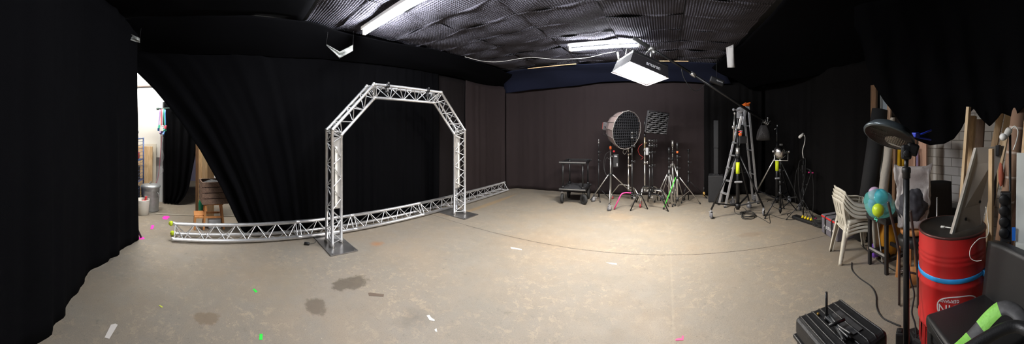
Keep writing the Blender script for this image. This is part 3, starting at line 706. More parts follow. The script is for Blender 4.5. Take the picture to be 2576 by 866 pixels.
# compact cluster of chrome and black stands
tripod('light_stand', 'leftmost of three tall stands nested together, black on chrome', P2(1683, 5.8), [P2(1646, 5.95), fg(1692, 521), P2(1702, 5.9)], Z(378, 5.8), Z(438, 5.8), R=.0145, mt=BLKM, legm=CHROME, joints=(.3, .65), tops=False)
tripod('light_stand', 'tallest of the three nested chrome stands', P2(1692, 6.0), [P2(1661, 6.1), P2(1720, 6.1), P2(1698, 5.65)], Z(362, 6.0), Z(415, 6.0), R=.0145, mt=CHROME, legm=CHROME, joints=(.3, .65))
t = tripod('light_stand', 'nested stand with one bright green leg', P2(1704, 5.62), [fg(1669, 527), fg(1762, 514), P2(1697, 5.95)], Z(364, 5.62), Z(446, 5.6), R=.0145, mt=BLKM, legm=CHROME, joints=(.3, .65), tops=False)
gl = [o for o in t.children if o.name.split('.')[0] == 'leg'][0]; gl.data = gl.data.copy(); gl.data.materials[0] = GREENT; gl['label'] = 'bright green leg'
m = M(); p = D(1704, 383, 5.62); m.tube(p-Vector((0, 0, .02)), p+Vector((0, 0, .02)), .02, n=12); m.build('orange_mark', ORT, t)
for px, y0, d in ((1683, 372, 5.8), (1692, 354, 6.0), (1704, 360, 5.62)):
    p = D(px, y0+8, d); m = M(); m.tube(p-Vector((0, 0, .06)), p+Vector((0, 0, .07)), .025, n=14)
    # receiver heads belong to the stand below
    tgt = [o for o in C.objects if o.parent is None and o.name.startswith('light_stand') and hypot(o.location.x-P2(px, d)[0], o.location.y-P2(px, d)[1]) < .02][0]
    m.build('receiver', BLKM if px != 1692 else STEEL, tgt)
tripod('light_stand', 'short black stand right of the nested chrome stands', P2(1732, 6.05), [fg(1714, 512), fg(1779, 500), P2(1722, 6.2)], Z(385, 6.05), Z(457, 6.05), R=.013, joints=(.35, .7), strut=False, tops=False)
m = M(); p = D(1732, 378, 6.05); m.ball(p, .03, 12, (1, 1, .9)); m.tube(p-Vector((0, 0, .07)), p, .016, n=10)
m.build('ball_head', BLKM, [o for o in C.objects if o.name.startswith('light_stand')][-1])
# PA speaker
c0 = Vector((*P2(1801, 6.12), 0)); R_ = Euler((0, 0, -.2)); t = thing('column_speaker', 'black column loudspeaker on a subwoofer box by the back corner', 'speaker', c0)
M().box(c0+Vector((0, 0, .285)), (.32, .36, .56), R_, .015).build('subwoofer', mat('speaker_black', (.011, .011, .012), .7, bump=.4, bscale=120), t)
m = M(); m.box(c0+Vector((0, -.02, .57)), (.14, .16, .02), R_, .004); m.box(c0+Vector((0, -.02, .86)), (.10, .11, .56), R_, .01); m.build('spacer_column', MATS['speaker_black'], t)
M().box(c0+Vector((0, -.02, 1.44)), (.105, .12, .6), R_, .01).build('satellite', MATS['speaker_black'], t)
M().box(c0+Vector((.03, -.2, .05)), (.02, .006, .015)).build('badge', GRYP, t)
# yellow-handled brush hanging by the corner curtain
p = D(1771, 484, 6.3); t = thing('hand_brush', 'small brush with a yellow-brown tip hanging by the corner curtain', 'brush', p-Vector((0, 0, .1)))
M().ball(p-Vector((0, 0, .04)), .035, 12, (.8, .5, 1.7)).build('bristle_tip', mat('ochre', (.5, .3, .08), .8), t)
M().tube(p+Vector((0, 0, .01)), p+Vector((0, 0, .12)), .012, n=8).build('handle', BLKP, t)
M().tube(p+Vector((0, 0, .12)), p+Vector((0, 0, .5)), .003, n=5).build('cord', RUB, t)
# ================================================================ EQUIPMENT CART
def cart():
    rz = .08; R = Matrix.Rotation(rz, 3, 'Z'); c = Vector((-1.92, 5.78, 0)); t = thing('equipment_cart', 'black folding equipment cart with open tubular frame and air tyres', 'cart', c)
    q = lambda x, y, z: c+R @ Vector((x, y, z)); W, Dp = .25, .30; BR = mat('bright_edge', (.35, .34, .32), .4, .5)
    for zt, nm in ((.855, 'top_shelf_frame'), (.30, 'lower_shelf_frame')):
        m = M()
        for s in (-1, 1):
            m.bar(q(-W-.04, s*Dp, zt), q(W+.04, s*Dp, zt), .045, .05, bev=.006); m.bar(q(s*W, -Dp, zt), q(s*W, Dp, zt), .04, .04, bev=.006)
        o = m.build(nm, BLKM, t)
        m = M(); m.bar(q(-W-.03, -Dp-.024, zt+.006), q(W+.03, -Dp-.024, zt+.006), .003, .012); m.build('edge_strip', BR, o)
    for sx in (-1, 1):
        for sy in (-1, 1):
            M().tube(q(sx*W*.85, sy*Dp*.9, .31), q(sx*W*.85, sy*Dp*.9, .87), .019, n=12).build('upright', BLKM, t)
            for z in (.345, .825): M().cyl(q(sx*W*.85, sy*Dp*.9, z), (0, 0, 1), .03, .045, 14).build('clamp_block', BLKP, t)
    m = M(); g = []
    for i in range(12):
        row = []
        for j in range(12):
            x = -W+.02+(2*W-.04)*j/11; y = -Dp+.03+(2*Dp-.06)*i/11; e = min(i, j, 11-i, 11-j)
            row.append(q(x, y, .32+.05*noise.noise(Vector((x*14, y*14, 1)))*min(1, e/2)+.03*(e > 2)))
        g.append(row)
    m.grid(g, .006); m.build('lower_tray', FAB, t)['label'] = 'sagging black cloth tray'
    for sx, sy, r in ((-1, -1, .10), (1, -1, .105), (-1, 1, .105), (1, 1, .115)):
        p = q(sx*W*.92, sy*Dp*.85, 0); ang = rz+(.9 if sy < 0 and sx > 0 else .1); ax = Vector((cos(ang), sin(ang), 0)); m = M()
        m.lathe([(.045, -.022), (r*.75, -.03), (r*.95, -.022), (r, 0), (r*.95, .022), (r*.75, .03), (.045, .022)], p+Vector((0, 0, r)), ax, 26)
        o = m.build('wheel', RUB, t)
        m = M(); m.cyl(p+Vector((0, 0, r)), ax, .05, .05, 14, .004); m.build('hub', BLKM, o)
        m = M(); e = Vector((-ax.y, ax.x, 0))
        for s in (-1, 1): m.path([p+ax*s*.038+Vector((0, 0, r)), p+ax*s*.038+Vector((0, 0, 2*r+.01)), p+Vector((0, 0, 2*r+.03))], .008, 6)
        m.cyl(p+Vector((0, 0, 2*r+.035)), (0, 0, 1), .03, .02, 12); m.build('fork', STEEL if (sx, sy) == (-1, -1) else BLKM, t)
cart()
# ================================================================ LADDER
def ladder():
    A0, A1 = Vector((*P2(1808, 5.75), 0)), Vector((*P2(1824, 5.55), 0)); top = Vector((*P2(1872, 5.9), 2.02)); wv = (A1-A0)
    B0, B1 = Vector((*P2(1894, 6.15), 0)), Vector((*P2(1906, 5.85), 0))
    t = thing('step_ladder', 'tall aluminium step ladder with orange top, folded open by the back corner', 'ladder', (A0+B1)/2)
    wt = wv*.72; T0, T1 = top-wt*.5, top+wt*.5
    for a_, b_ in ((A0, T0), (A1, T1)): M().bar(a_, b_, .028, .045, up=(1, 0, 0), bev=.004).build('stile', ALU, t)
    for a_, b_ in ((B0, T0+Vector((.04, 0, 0))), (B1, T1+Vector((.04, 0, 0)))): M().bar(a_, b_, .028, .045, up=(1, 0, 0), bev=.004).build('rear_leg', ALU, t)
    for i in range(7):
        k = (i+1)/8.0; p0, p1 = A0.lerp(T0, k), A1.lerp(T1, k); m = M(); m.bar(p0, p1, .085, .022, bev=.003); m.build('step', ALU, t)
    for k in (.3, .55, .8): M().bar(B0.lerp(T0, k), B1.lerp(T1, k), .02, .015).build('rear_brace', ALU, t)
    m = M(); m.bar(T0+Vector((.02, 0, .03)), T1+Vector((.02, 0, .03)), .12, .04, bev=.012); m.bar(T0+Vector((.03, .01, .05)), T0+Vector((.10, 0, .09)), .05, .03, bev=.01); m.bar(T1+Vector((.0, .0, .05)), T1+Vector((.08, 0, .08)), .05, .03, bev=.01)
    m.build('top_cap', mat('orange_plastic', (.85, .17, .02), .45), t)
    for p in (A0, A1, B0, B1): M().box(p+Vector((0, 0, .012)), (.045, .045, .026), bev=.004).build('rubber_foot', RUB, t)
    for s in (0, 1):
        p0 = (A0 if not s else A1).lerp(T0 if not s else T1, .35); p1 = (B0 if not s else B1).lerp(T0 if not s else T1, .35); M().path([p0, (p0+p1)/2-Vector((0, 0, .05)), p1], .005, 5).build('safety_strap', RUB, t)
ladder()
# ================================================================ BOOM ROLLER STANDS
def roller(label, base, feet, zc, H, zh=.16, legm=None, whites=()):
    base = Vector((*base, 0)); t = thing('roller_stand', label, 'roller stand', base); up = lambda z: base+Vector((0, 0, z))
    M().tube(up(.09), up(zc+.02), .034, n=14).build('pole', BLKM, t)
    M().tube(up(zc), up(H*.8), .026, n=12).build('upper_pole', BLKM, t); M().tube(up(H*.78), up(H), .02, n=12).build('upper_pole', BLKM, t)
    for i, f in enumerate(feet):
        f3 = Vector((*f, .15)); d = Vector((*f, 0))-base; d.normalize()
        M().tube(f3, up(zc)+d*.04, .017, n=10).build('leg', CHROME if i in whites else BLKM, t)
        M().bar(up(zh)+d*.03, f3.lerp(up(zc), .12), .03, .022, bev=.004).build('brace', BLKM, t)
        add_caster(t, (f3.x, f3.y, 0), .055, (d.y, -d.x, 0), None, .05)
    for z in (zh, zc): M().tube(up(z-.035), up(z+.035), .05, n=14).build('leg_collar', BLKP, t)
    return t, up
bs = P2(1856, 5.1)
t, up = roller('large black roller stand holding the long boom arm', bs, [fg(1789, 550), fg(1921, 543), P2(1884, 5.5)], Z(392, 5.1), 1.85, whites=())
add_caster(t, (*P2(1843, 5.75), 0), .055, (1, 0, 0))
M().tube(up(Z(437, 5.1)), up(Z(408, 5.1)), .0365, n=16).build('reflective_band', YELT, t)['label'] = 'bright yellow band on the pole'
m = M(); z = Z(457, 5.1); m.box(up(z)+Vector((0, -.045, 0)), (.15, .04, .035), bev=.014); m.build('crank_handle', GRYP, t)
M().tube(up(Z(394, 5.1)), up(Z(372, 5.1)), .04, n=14).build('gear_housing', STEEL, t)
PV = Vector((*P2(1862, 5.02), Z(277, 5.02)))
m = M(); m.cyl(PV+Vector((0, .03, 0)), (0, 1, 0), .055, .08, 18); m.box(PV+Vector((0, .05, -.09)), (.10, .08, .12), bev=.015); m.tube(PV+Vector((0, 0, 0)), PV+Vector((-.12, -.04, .0)), .01, n=8); m.ball(PV+Vector((-.13, -.04, 0)), .025, 10)
m.build('boom_pivot', GRYP, t)
p = D(1868, 352, 5.05); M().box(p, (.14, .08, .13), bev=.012).build('winch_box', BLKP, t); M().box(p+Vector((-.05, -.01, .22)), (.12, .08, .1), bev=.02).build('winch_box', BLKP, t)
m = M(); p = D(1862, 338, 5.0); m.cyl(p, (0, 1, 0), .03, .03, 14); m.build('orange_knob', ORT, t)
m = M(); p = D(1862, 331, 5.0); m.box(p, (.06, .02, .012), bev=.003); m.build('red_lever', REDT, t)
m = M(); p0 = D(1848, 285, 5.0); p1 = D(1845, 355, 5.0); m.tube(p0, p1, .012, n=10); m.ball(p0, .022, 10); m.build('tilt_handle', CHROME, t)
m = M(); p0 = D(1866, 292, 5.0); p1 = D(1858, 325, 5.0); m.bar(p0, p1, .045, .05, bev=.008); m.cyl(D(1846, 320, 5.0), (0, 1, 0), .035, .05, 14); m.build('clutch', STEEL, t)
# boom arm
B0 = D(1596, 97, 4.15); B1 = D(1936, 314, 5.42); Bd = (B1-B0).normalized()
t = thing('boom_arm', 'long black boom arm slanting up from the roller stand to the light panel', 'boom arm', PV)
M().tube(B0.lerp(B1, .36), B1, .024, n=14).build('outer_tube', BLKM, t)
M().tube(B0+Bd*.1, B0.lerp(B1, .38), .019, n=14).build('inner_tube', BLKM, t)
M().tube(B0-Bd*.02, B0+Bd*.24, .03, n=14).build('foam_grip', RUB, t)
m = M(); q = B0.lerp(B1, .37); m.tube(q-Bd*.04, q+Bd*.05, .033, n=14); m.tube(q, q+Vector((.02, -.04, -.05)), .008, n=6); m.build('clamp_collar', STEEL, t)
m = M(); q = B1-Bd*.06
for i in range(3): m.cyl(q-Bd*.04*i+Vector((0, 0, .0)), Bd, .04, .016, 14)
m.tube(q, q+Vector((0, -.02, .09)), .008, n=6); m.ball(q+Vector((0, -.02, .10)), .018, 8); m.tube(q, q+Vector((.06, -.02, .05)), .007, n=6); m.build('end_clamp', STEEL, t)
# sandbag
p = D(1921, 332, 5.4); m = M(); g = []
for i in range(13):
    v = i/12; row = []
    for j in range(25):
        a_ = 2*pi*j/24; ww = (.055+.085*sin(min(1, v*1.15)*pi/2)); dd = (.02+.06*sin(v*pi)**.6); zz = .13-.29*v
        k = 1+.12*noise.noise(Vector((cos(a_)*2, sin(a_)*2, v*3)))
        row.append(p+Vector((ww*k*(abs(cos(a_))**.6)*(1 if cos(a_) > 0 else -1), dd*k*sin(a_), zz)))
    g.append(row)
g.append([p+Vector((0, 0, -.17))]*25)
t = thing('sandbag', 'dark sandbag hanging as counterweight from the low end of the boom', 'sandbag', p-Vector((0, 0, .17)))
m.grid(g); m.build('bag', mat('sandbag_fabric', (.035, .032, .032), .7, bump=.6, bscale=30), t)
m = M(); m.path([p+Vector((-.05, 0, .12)), p+Vector((-.02, 0, .2)), B1-Bd*.12+Vector((0, 0, .02))], .008, 6); m.path([p+Vector((.05, 0, .12)), p+Vector((.02, 0, .18)), B1-Bd*.12+Vector((0, 0, .02))], .008, 6); m.build('strap', BLKP, t)
# power cable looping from the boom
solo(M().path(smooth_pts([D(1714, 168, 4.55), D(1720, 195, 4.6), D(1738, 222, 4.65), D(1752, 229, 4.7), D(1766, 220, 4.75), D(1778, 210, 4.8), D(1790, 214, 4.88)], 6), .007, 6), 'cable', RUB, 'black cable drooping in a loop under the boom arm', 'cable')
# the light panel (square soft light)
def panel():
    a_, b_, c_ = .58736036, -.03944661, .25422447
    Rz = Matrix.Rotation(a_, 3, 'Z'); Rx = Matrix.Rotation(b_, 3, 'X'); Ry = Matrix.Rotation(c_, 3, 'Y'); R = Rz @ Rx @ Ry
    c = Vector((-.38230791, 4.01229635, 2.32857671)); q = lambda x, y, z: c+R @ Vector((x, y, z))
    t = thing('softbox_light_panel', 'glowing square light panel in a grey skirt hanging from the boom arm', 'light panel', c)
    h = .3; cor = [(-h, h), (-h, -h), (h, -h), (h, h), (-h, h)]
    SK = mat('skirt_fabric', (.02, .018, .02), .8, bump=.3, bscale=40, spec=.15)
    m = M(); m.grid([[q(x*1.035, y*1.035, -.02) for x, y in cor], [q(x, y, 0) for x, y in cor], [q(x*.93, y*.93, .13) for x, y in cor]], .006, smooth=False)
    m.build('skirt', SK, t)
    m = M(); m.path([q(x*1.035, y*1.035, -.02) for x, y in cor[:4]], .006, 6, closed=True); m.build('skirt_rim', mat('rim_grey', (.3, .28, .3), .6), t)
    m = M(); m.box(q(0, 0, .15), (.56, .56, .04), R, .008); m.build('panel_back', BLKP, t)
    g = [[q(-.288+.576*i/12, -.288+.576*j/12, -.002-.05*(sin(pi*i/12)*sin(pi*j/12))**.5) for j in range(13)] for i in range(13)]
    M().grid(g).build('diffuser', mat('panel_glow', (1, 1, 1), .5, emit=(1, .925, .83), es=PANEL_E), t)['label'] = 'glowing white diffuser'
    m = M(); e = B0+Bd*.3
    m.path([q(-.27, 0, .17), q(-.27, 0, .27), q(.27, 0, .27), q(.27, 0, .17)], .011, 8); m.tube(q(0, 0, .27), e, .012, n=8); m.build('yoke', STEEL, t)
    m = M(); m.cyl(e, Bd, .042, .07, 14); m.tube(e, e+Vector((-.08, -.02, -.06)), .008, n=6); m.tube(e-Vector((0, 0, .03)), e+Vector((-.02, -.02, -.14)), .012, n=8); m.cyl(e+Vector((.03, -.01, -.05)), (0, 1, 0), .025, .05, 12)
    m.build('clamp', STEEL, t)
    m = M(); m.tube(q(-.33, .06, .10), q(-.36, .1, .22), .013, n=8); m.build('white_rod', WHP, t)
    # lettering on the side facing the viewer (side y = -h, running along x)
    def T(v):
        s = .13; k = (v.y/.13)+.5; f = 1-(1-.93)*min(1, max(0, (v.y+.065)/.13))
        return q(.02+v.x*1.0, -h*f-.005-v.z, .065+v.y)
    def T(v): zz = .062+v.y; return q(v.x+.045, -h*(1-.07*zz/.13)-.004-v.z, zz)
    text_mesh('amaran', .078, T, mat('white_print', (.8, .8, .8), .5), 'lettering', t)
panel()
# small black soft bag by the boom
p = D(1803, 205, 4.95); t = thing('lamp_bag', 'small black folded softbox hanging behind the boom arm', 'softbox', p-Vector((0, 0, .07)))
M().box(p, (.26, .10, .11), Euler((0, .35, 0)), .02).build('bag', BLKP, t)
text_mesh('Aputure', .035, lambda v: p+Vector((.04, -.056, -.005))+Euler((0, .35, 0)).to_matrix() @ Vector((v.x, -v.z, v.y)), MATS['white_print'], 'lettering', t)
M().tube(p+Vector((0, 0, .05)), p+Vector((0, .1, .75)), .004, n=5).build('cord', RUB, t)
# ================================================================ SECOND ROLLER STAND, PAR LAMP, THIN STAND
t, up = roller('black roller stand with a yellow band behind the silver lamp', P2(1955, 5.6), [P2(1899, 6.05), P2(2013, 5.35), P2(1985, 5.95)], Z(395, 5.6), Z(318, 5.6), whites=(0,))
M().tube(up(Z(430, 5.6)), up(Z(403, 5.6)), .0365, n=16).build('reflective_band', YELT, t)['label'] = 'bright yellow band on the pole'
M().box(up(Z(448, 5.6))+Vector((0, -.045, 0)), (.13, .04, .035), bev=.014).build('crank_handle', GRYP, t)
m = M(); e = up(Z(322, 5.6)); m.tube(e, e+Vector((-.06, 0, -.03)), .008, n=6); m.tube(e, e+Vector((0, 0, .07)), .008, n=6); m.build('top_spigot', CHROME, t)
tl = tripod('light_stand', 'black tripod stand carrying the silver spotlight', P2(1963, 5.05), [fg(1924, 551), P2(2003, 5.35), P2(1972, 5.45)], Z(402, 5.05), Z(487, 5.05), R=.017, joints=(.35, .7))
def parcan():
    c = D(1962, 383, 4.95); ax = Vector((-.62, -.78, -.05)).normalized(); t = thing('spotlight', 'polished silver can spotlight on the black tripod', 'spotlight', D(1963, 402, 5.05))
    m = M(); m.lathe([(.001, .10), (.06, .088), (.10, .05), (.117, 0), (.12, -.03), (.105, -.035), (.115, -.06), (.115, -.13), (.10, -.16), (.10, -.20), (.06, -.22), (0, -.22)], c, ax, 32)
    m.build('can', mat('polished_aluminium', (.8, .79, .77), .15, 1.0), t)
    m = M(); m.cyl(c+ax*.095, ax, .05, .01, 20); m.build('front_dimple', STEEL, t)
    s = ax.cross(Vector((0, 0, 1))).normalized(); m = M(); pc = c-ax*.08
    m.path([pc+s*.125, pc+s*.125-Vector((0, 0, .16)), pc-s*.125-Vector((0, 0, .16)), pc-s*.125], .009, 6); m.build('yoke', mat('yoke_steel', (.7, .69, .66), .35, .6), t)
    for k in (-1, 1): M().cyl(pc+s*.14*k, s, .022, .04, 12).build('knob', STEEL, t)
    M().box(pc+Vector((0, 0, .125)), (.05, .04, .03), bev=.006).build('top_catch', STEEL, t)
parcan()
t = tripod('light_stand', 'thin black stand with a white gooseneck lamp, cables hanging down', P2(2021, 4.9), [fg(1978, 554), P2(2047, 4.75), P2(2030, 5.3)], Z(398, 4.9), Z(507, 4.9), R=.010, strut=False, joints=(.4, .7), tops=False)
p = D(2022, 425, 4.88); m = M(); m.box(p, (.07, .04, .13), bev=.01); m.cyl(p+Vector((-.045, 0, -.02)), (1, 0, 0), .015, .03, 10); m.build('junction_box', BLKP, t)
p = D(2020, 342, 4.9); t = thing('gooseneck_lamp', 'small white lamp head on a bent white cable above the thin stand', 'lamp', D(2021, 398, 4.9))
M().path(smooth_pts([D(2021, 398, 4.9), D(2019, 380, 4.9), D(2024, 360, 4.9), D(2025, 345, 4.9), D(2021, 337, 4.9)], 6), .007, 7).build('gooseneck', WHP, t)
m = M(); e = D(2021, 337, 4.9); f = D(2012, 345, 4.85); m.tube(e, f, .022, .026, 12); m.ball(f, .026, 10); m.build('lamp_head', WHP, t)
cabs = [[(2018, 402, 4.88), (2010, 410, 4.8), (2008, 450, 4.75), (2013, 500, 4.75), (2020, 540, 4.7)], [(2022, 398, 4.86), (2026, 402, 4.8), (2025, 440, 4.75), (2019, 470, 4.7), (2015, 500, 4.7), (2032, 545, 4.5)],
        [(2014, 423, 4.85), (2005, 427, 4.8), (2001, 450, 4.8), (1999, 480, 4.8), (2002, 512, 4.8)], [(2035, 428, 4.85), (2043, 440, 4.8), (2046, 470, 4.75), (2046, 510, 4.7), (2044, 545, 4.65)],
        [(2029, 425, 4.85), (2040, 430, 4.8), (2036, 450, 4.7), (2022, 490, 4.65), (2012, 520, 4.6)]]
for i, cb in enumerate(cabs):
    solo(M().path(smooth_pts([D(*q) for q in cb], 6), .0045, 6), 'cable', RUB, ['black cable hanging left of the gooseneck lamp pole', 'black cable hanging close against the gooseneck lamp pole', 'outermost black cable on the left of the gooseneck lamp stand', 'black cable with red connector on the right of the gooseneck lamp stand', 'black cable crossing in front of the gooseneck lamp stand'][i], 'cable')
for k, (px, py) in enumerate(((2035, 434), (2044, 435))): solo(M().box(D(px, py, 4.83), (.03, .02, .022), bev=.004), 'cable_connector', PINKT, ['pink-red connector nearer the gooseneck lamp pole', 'pink-red connector farther from the gooseneck lamp pole'][k], 'connector')
# ---------------------------------------------------------------- power strip and floor cables
def flat(pts, z=.008): return [Vector((*fg(px, py), z+.0)) for px, py in pts]
a0, a1 = Vector((*fg(1998, 549), 0)), Vector((*fg(2056, 568), 0)); u = (a1-a0); L_ = u.length; u.normalize(); s_ = Vector((-u.y, u.x, 0)); R = Matrix((u, s_, Vector((0, 0, 1)))).transposed(); mid = (a0+a1)/2
t = thing('power_strip', 'black power strip full of yellow plugs on the floor', 'power strip', mid)
M().box(mid+Vector((0, 0, .03)), (L_*1.02, .12, .055), R, .015).build('housing', BLKP, t)
for i in range(5):
    c = mid+u*(L_*(-.12+.12*i))+Vector((0, 0, .062)); m = M(); m.cyl(c, (0, 0, 1), .021, .02, 14); m.bar(c+Vector((0, 0, .012)), c+s_*.03-u*.02+Vector((0, 0, .018)), .022, .014, bev=.004); m.build('socket_cover', mat('yellow_plastic', (.85, .65, .02), .4), t)
def floor_cable(pts, label, r=.0045, z=.006, mt=RUB): return solo(M().path(smooth_pts([Vector((*fg(*q[:2]), z+(q[2] if len(q) > 2 else 0))) for q in pts], 6), r, 6), 'floor_cable', mt, label, 'cable')
floor_cable([(1905, 545), (1925, 556), (1937, 562), (1936, 541), (1960, 549), (1985, 554), (2000, 553)], 'black cable wandering from the coil to the power strip')
pts = []
for i in range(60):
    a_ = i*.62; pts.append((1881+(17+3*sin(i*.7))*cos(a_), 546+(6.5+1.5*sin(i*.5))*sin(a_), .004+.0012*i*.8))
floor_cable(pts, 'coil of black cable on the floor in front of the boom stand')
floor_cable([(1858, 520), (1848, 525), (1849, 536), (1860, 541), (1873, 538), (1876, 528), (1866, 521)], 'loose loop of black cable under the boom stand')
floor_cable([(1990, 536), (1980, 541), (1990, 548), (2015, 546), (2035, 552), (2045, 548), (2040, 538), (2015, 534)], 'tangled black cable behind the power strip')
floor_cable([(1930, 509), (1935, 504), (1950, 503), (1965, 506), (1955, 511), (1940, 512)], 'loop of black cable under the second roller stand')
pts = []
for i in range(70):
    a_ = i*.55; rr = .13+.012*sin(i*1.7); pts.append(Vector((2.32+rr*cos(a_)*.8, 3.82+rr*sin(a_), .012+.0018*i)))
solo(M().path(smooth_pts(pts, 3), .007, 6), 'cable_coil', RUB, 'thick coil of black cable against the grey case', 'cable')
solo(M().box(Vector((*fg(2052, 560), .07)), (.03, .03, .02), bev=.004), 'cable_connector', PINKT, 'pink connector between the power strip and the cable coil', 'connector')
# black plug and thin cable by the arch foot
pp = Vector((*fg(772, 617), .02)); t = thing('power_plug', 'black power plug on a thin cable lying left of the arch foot', 'plug', (pp.x, pp.y, 0))
m = M(); m.cyl(pp, (.5, .86, 0), .019, .07, 14, .005); m.build('plug_body', BLKP, t)
M().path(smooth_pts([Vector((*fg(779, 617), .02)), Vector((*fg(792, 612), .005)), Vector((*fg(798, 600), .005)), Vector((*fg(806, 602), .005)), Vector((*fg(815, 603), .005))], 6), .003, 5).build('cord', RUB, t)
# ================================================================ BEYOND THE DOORWAY
BLUEM = mat('blue_metal', (.08, .13, .3), .4, .3)
t = thing('storage_panel', 'tall white board leaning on the white wall beyond the doorway', 'board', (-5.75, -1.6, 1.02))
R = Euler((0, 0, 0)); M().box((-5.78, -1.62, 1.5), (.03, .62, 1.1), R, .004).build('board', WHP, t)
solo(M().box((-5.70, -1.60, .62), (.03, .42, 1.24), Euler((0, -.03, 0)), .003), 'pale_board', mat('pale_board', (.62, .58, .48), .6), 'pale cream board standing in front of the white board', 'board')
solo(M().box((-5.62, -1.66, .60), (.03, .42, 1.18), Euler((0, -.03, 0)), .003), 'wooden_board', PINE, 'light wooden board beside the trolley beyond the doorway', 'board')
# wire cage trolley
t = thing('cage_trolley', 'blue wire cage trolley beyond the doorway at the curtain edge', 'trolley', (-5.15, -1.86, 0))
c = Vector((-5.15, -1.86, 0))
for sx in (-1, 1):
    for sy in (-1, 1):
        M().tube(c+Vector((sx*.26, sy*.28, .12)), c+Vector((sx*.26, sy*.28, 1.38)), .014, n=10).build('post', BLUEM, t); add_caster(t, c+Vector((sx*.24, sy*.26, 0)), .045, (1, 0, 0), None, .04)
for zz in (.15, .55, .95, 1.36):
    m = M()
    for s in (-1, 1): m.tube(c+Vector((-.26, s*.28, zz)), c+Vector((.26, s*.28, zz)), .01, n=6); m.tube(c+Vector((s*.26, -.28, zz)), c+Vector((s*.26, .28, zz)), .01, n=6)
    for i in range(1, 8): m.tube(c+Vector((-.26+i*.065, -.28, zz)), c+Vector((-.26+i*.065, .28, zz)), .004, n=5)
    m.build('wire_shelf', BLUEM, t)
m = M()
for i in range(1, 18): m.tube(c+Vector((.26, -.28, .15+i*.068)), c+Vector((.26, .28, .15+i*.068)), .004, n=5)
for i in range(1, 9): m.tube(c+Vector((.26, -.28+i*.062, .15)), c+Vector((.26, -.28+i*.062, 1.36)), .004, n=5)
for i in range(1, 18): m.tube(c+Vector((-.26, .28, .15+i*.068)), c+Vector((.26, .28, .15+i*.068)), .004, n=5)
m.build('wire_side', BLUEM, t)
solo(M().ball(c+Vector((.05, .1, 1.52)), .17, 20, (1, 1, .85), .3, 2.5, 3), 'plastic_bag', mat('white_bag', (.75, .75, .76), .4), 'crumpled white plastic bag on top of the cage trolley', 'bag')
solo(M().box(c+Vector((.05, .1, 1.04)), (.36, .3, .15), bev=.03), 'red_bag', RED, 'red box on the upper shelf of the cage trolley', 'box')
solo(M().box(c+Vector((.05, .05, .70)), (.38, .4, .28), bev=.02), 'dark_box', BLKP, 'dark box on the middle shelf of the cage trolley', 'box')
solo(M().box(c+Vector((.05, .05, .30)), (.38, .4, .28), bev=.02), 'dark_box', mat('navy_box', (.03, .04, .08), .6), 'navy box on the lowest shelf of the cage trolley', 'box')
# steel rubbish bin
g0 = Vector((*P2(379, 5.35), 0)); t = thing('metal_bin', 'galvanised steel dustbin with lid beyond the doorway', 'bin', g0)
GALV = mat('galvanised', (.42, .44, .45), .45, .7, var=.15, vscale=14)
pr = []
for i in range(30):
    z = .02+i*.0148; pr.append((.15+.022*i/29+(.004 if i % 5 == 0 else 0), z))
M().lathe([(0, .0), (.15, 0)]+pr, g0, n=36).build('drum', GALV, t)
M().lathe([(.185, .445), (.19, .455), (.19, .475), (.16, .495), (.05, .51), (0, .512)], g0, n=36).build('lid', GALV, t)
m = M(); m.path([g0+Vector((-.05, 0, .505)), g0+Vector((-.045, 0, .545)), g0+Vector((.045, 0, .545)), g0+Vector((.05, 0, .505))], .007, 6); m.build('lid_handle', GALV, t)
s = Vector((.5, .86, 0)); m = M(); m.path([g0+s*.17+Vector((0, 0, .38)), g0+s*.205+Vector((0, 0, .35)), g0+s*.205+Vector((0, 0, .30)), g0+s*.17+Vector((0, 0, .28))], .007, 6); m.build('side_handle', GALV, t)
# white bucket
g0 = Vector((*fg(359, 539), 0)); t = thing('white_bucket', 'white plastic bucket with a red tool inside', 'bucket', g0)
M().lathe([(0, .012), (.10, .012), (.122, .27), (.128, .275), (.13, .262), (.126, .235), (.105, 0), (0, 0)], g0, n=32).build('pail', WHP, t)
m = M(); m.path([g0+Vector((.128*cos(a_), .128*sin(a_)*.3-.02, .25-.10*sin(a_))) for a_ in [i*pi/12 for i in range(13)]], .003, 5); m.build('bail_handle', STEEL, t)
t2 = solo(M().bar(g0+Vector((-.05, 0, .1)), g0+Vector((-.03, .06, .32)), .035, .03, bev=.006), 'red_tool', REDP, 'red-handled tool standing in the white bucket', 'tool')
t2 = solo(M().bar(g0+Vector((.03, 0, .1)), g0+Vector((.06, .03, .27)), .035, .03, bev=.006), 'red_tool', REDP, 'short red tool leaning on the bucket rim', 'tool')
m = M(); p = Vector((*P2(359, 5.45), 0)); m.bar(p+Vector((0, 0, .0)), p+Vector((-.02, -.02, .46)), .035, .02, bev=.004)
solo(m, 'grey_bar', GRYP, 'grey bar standing between the bucket and the cage trolley', 'bar')
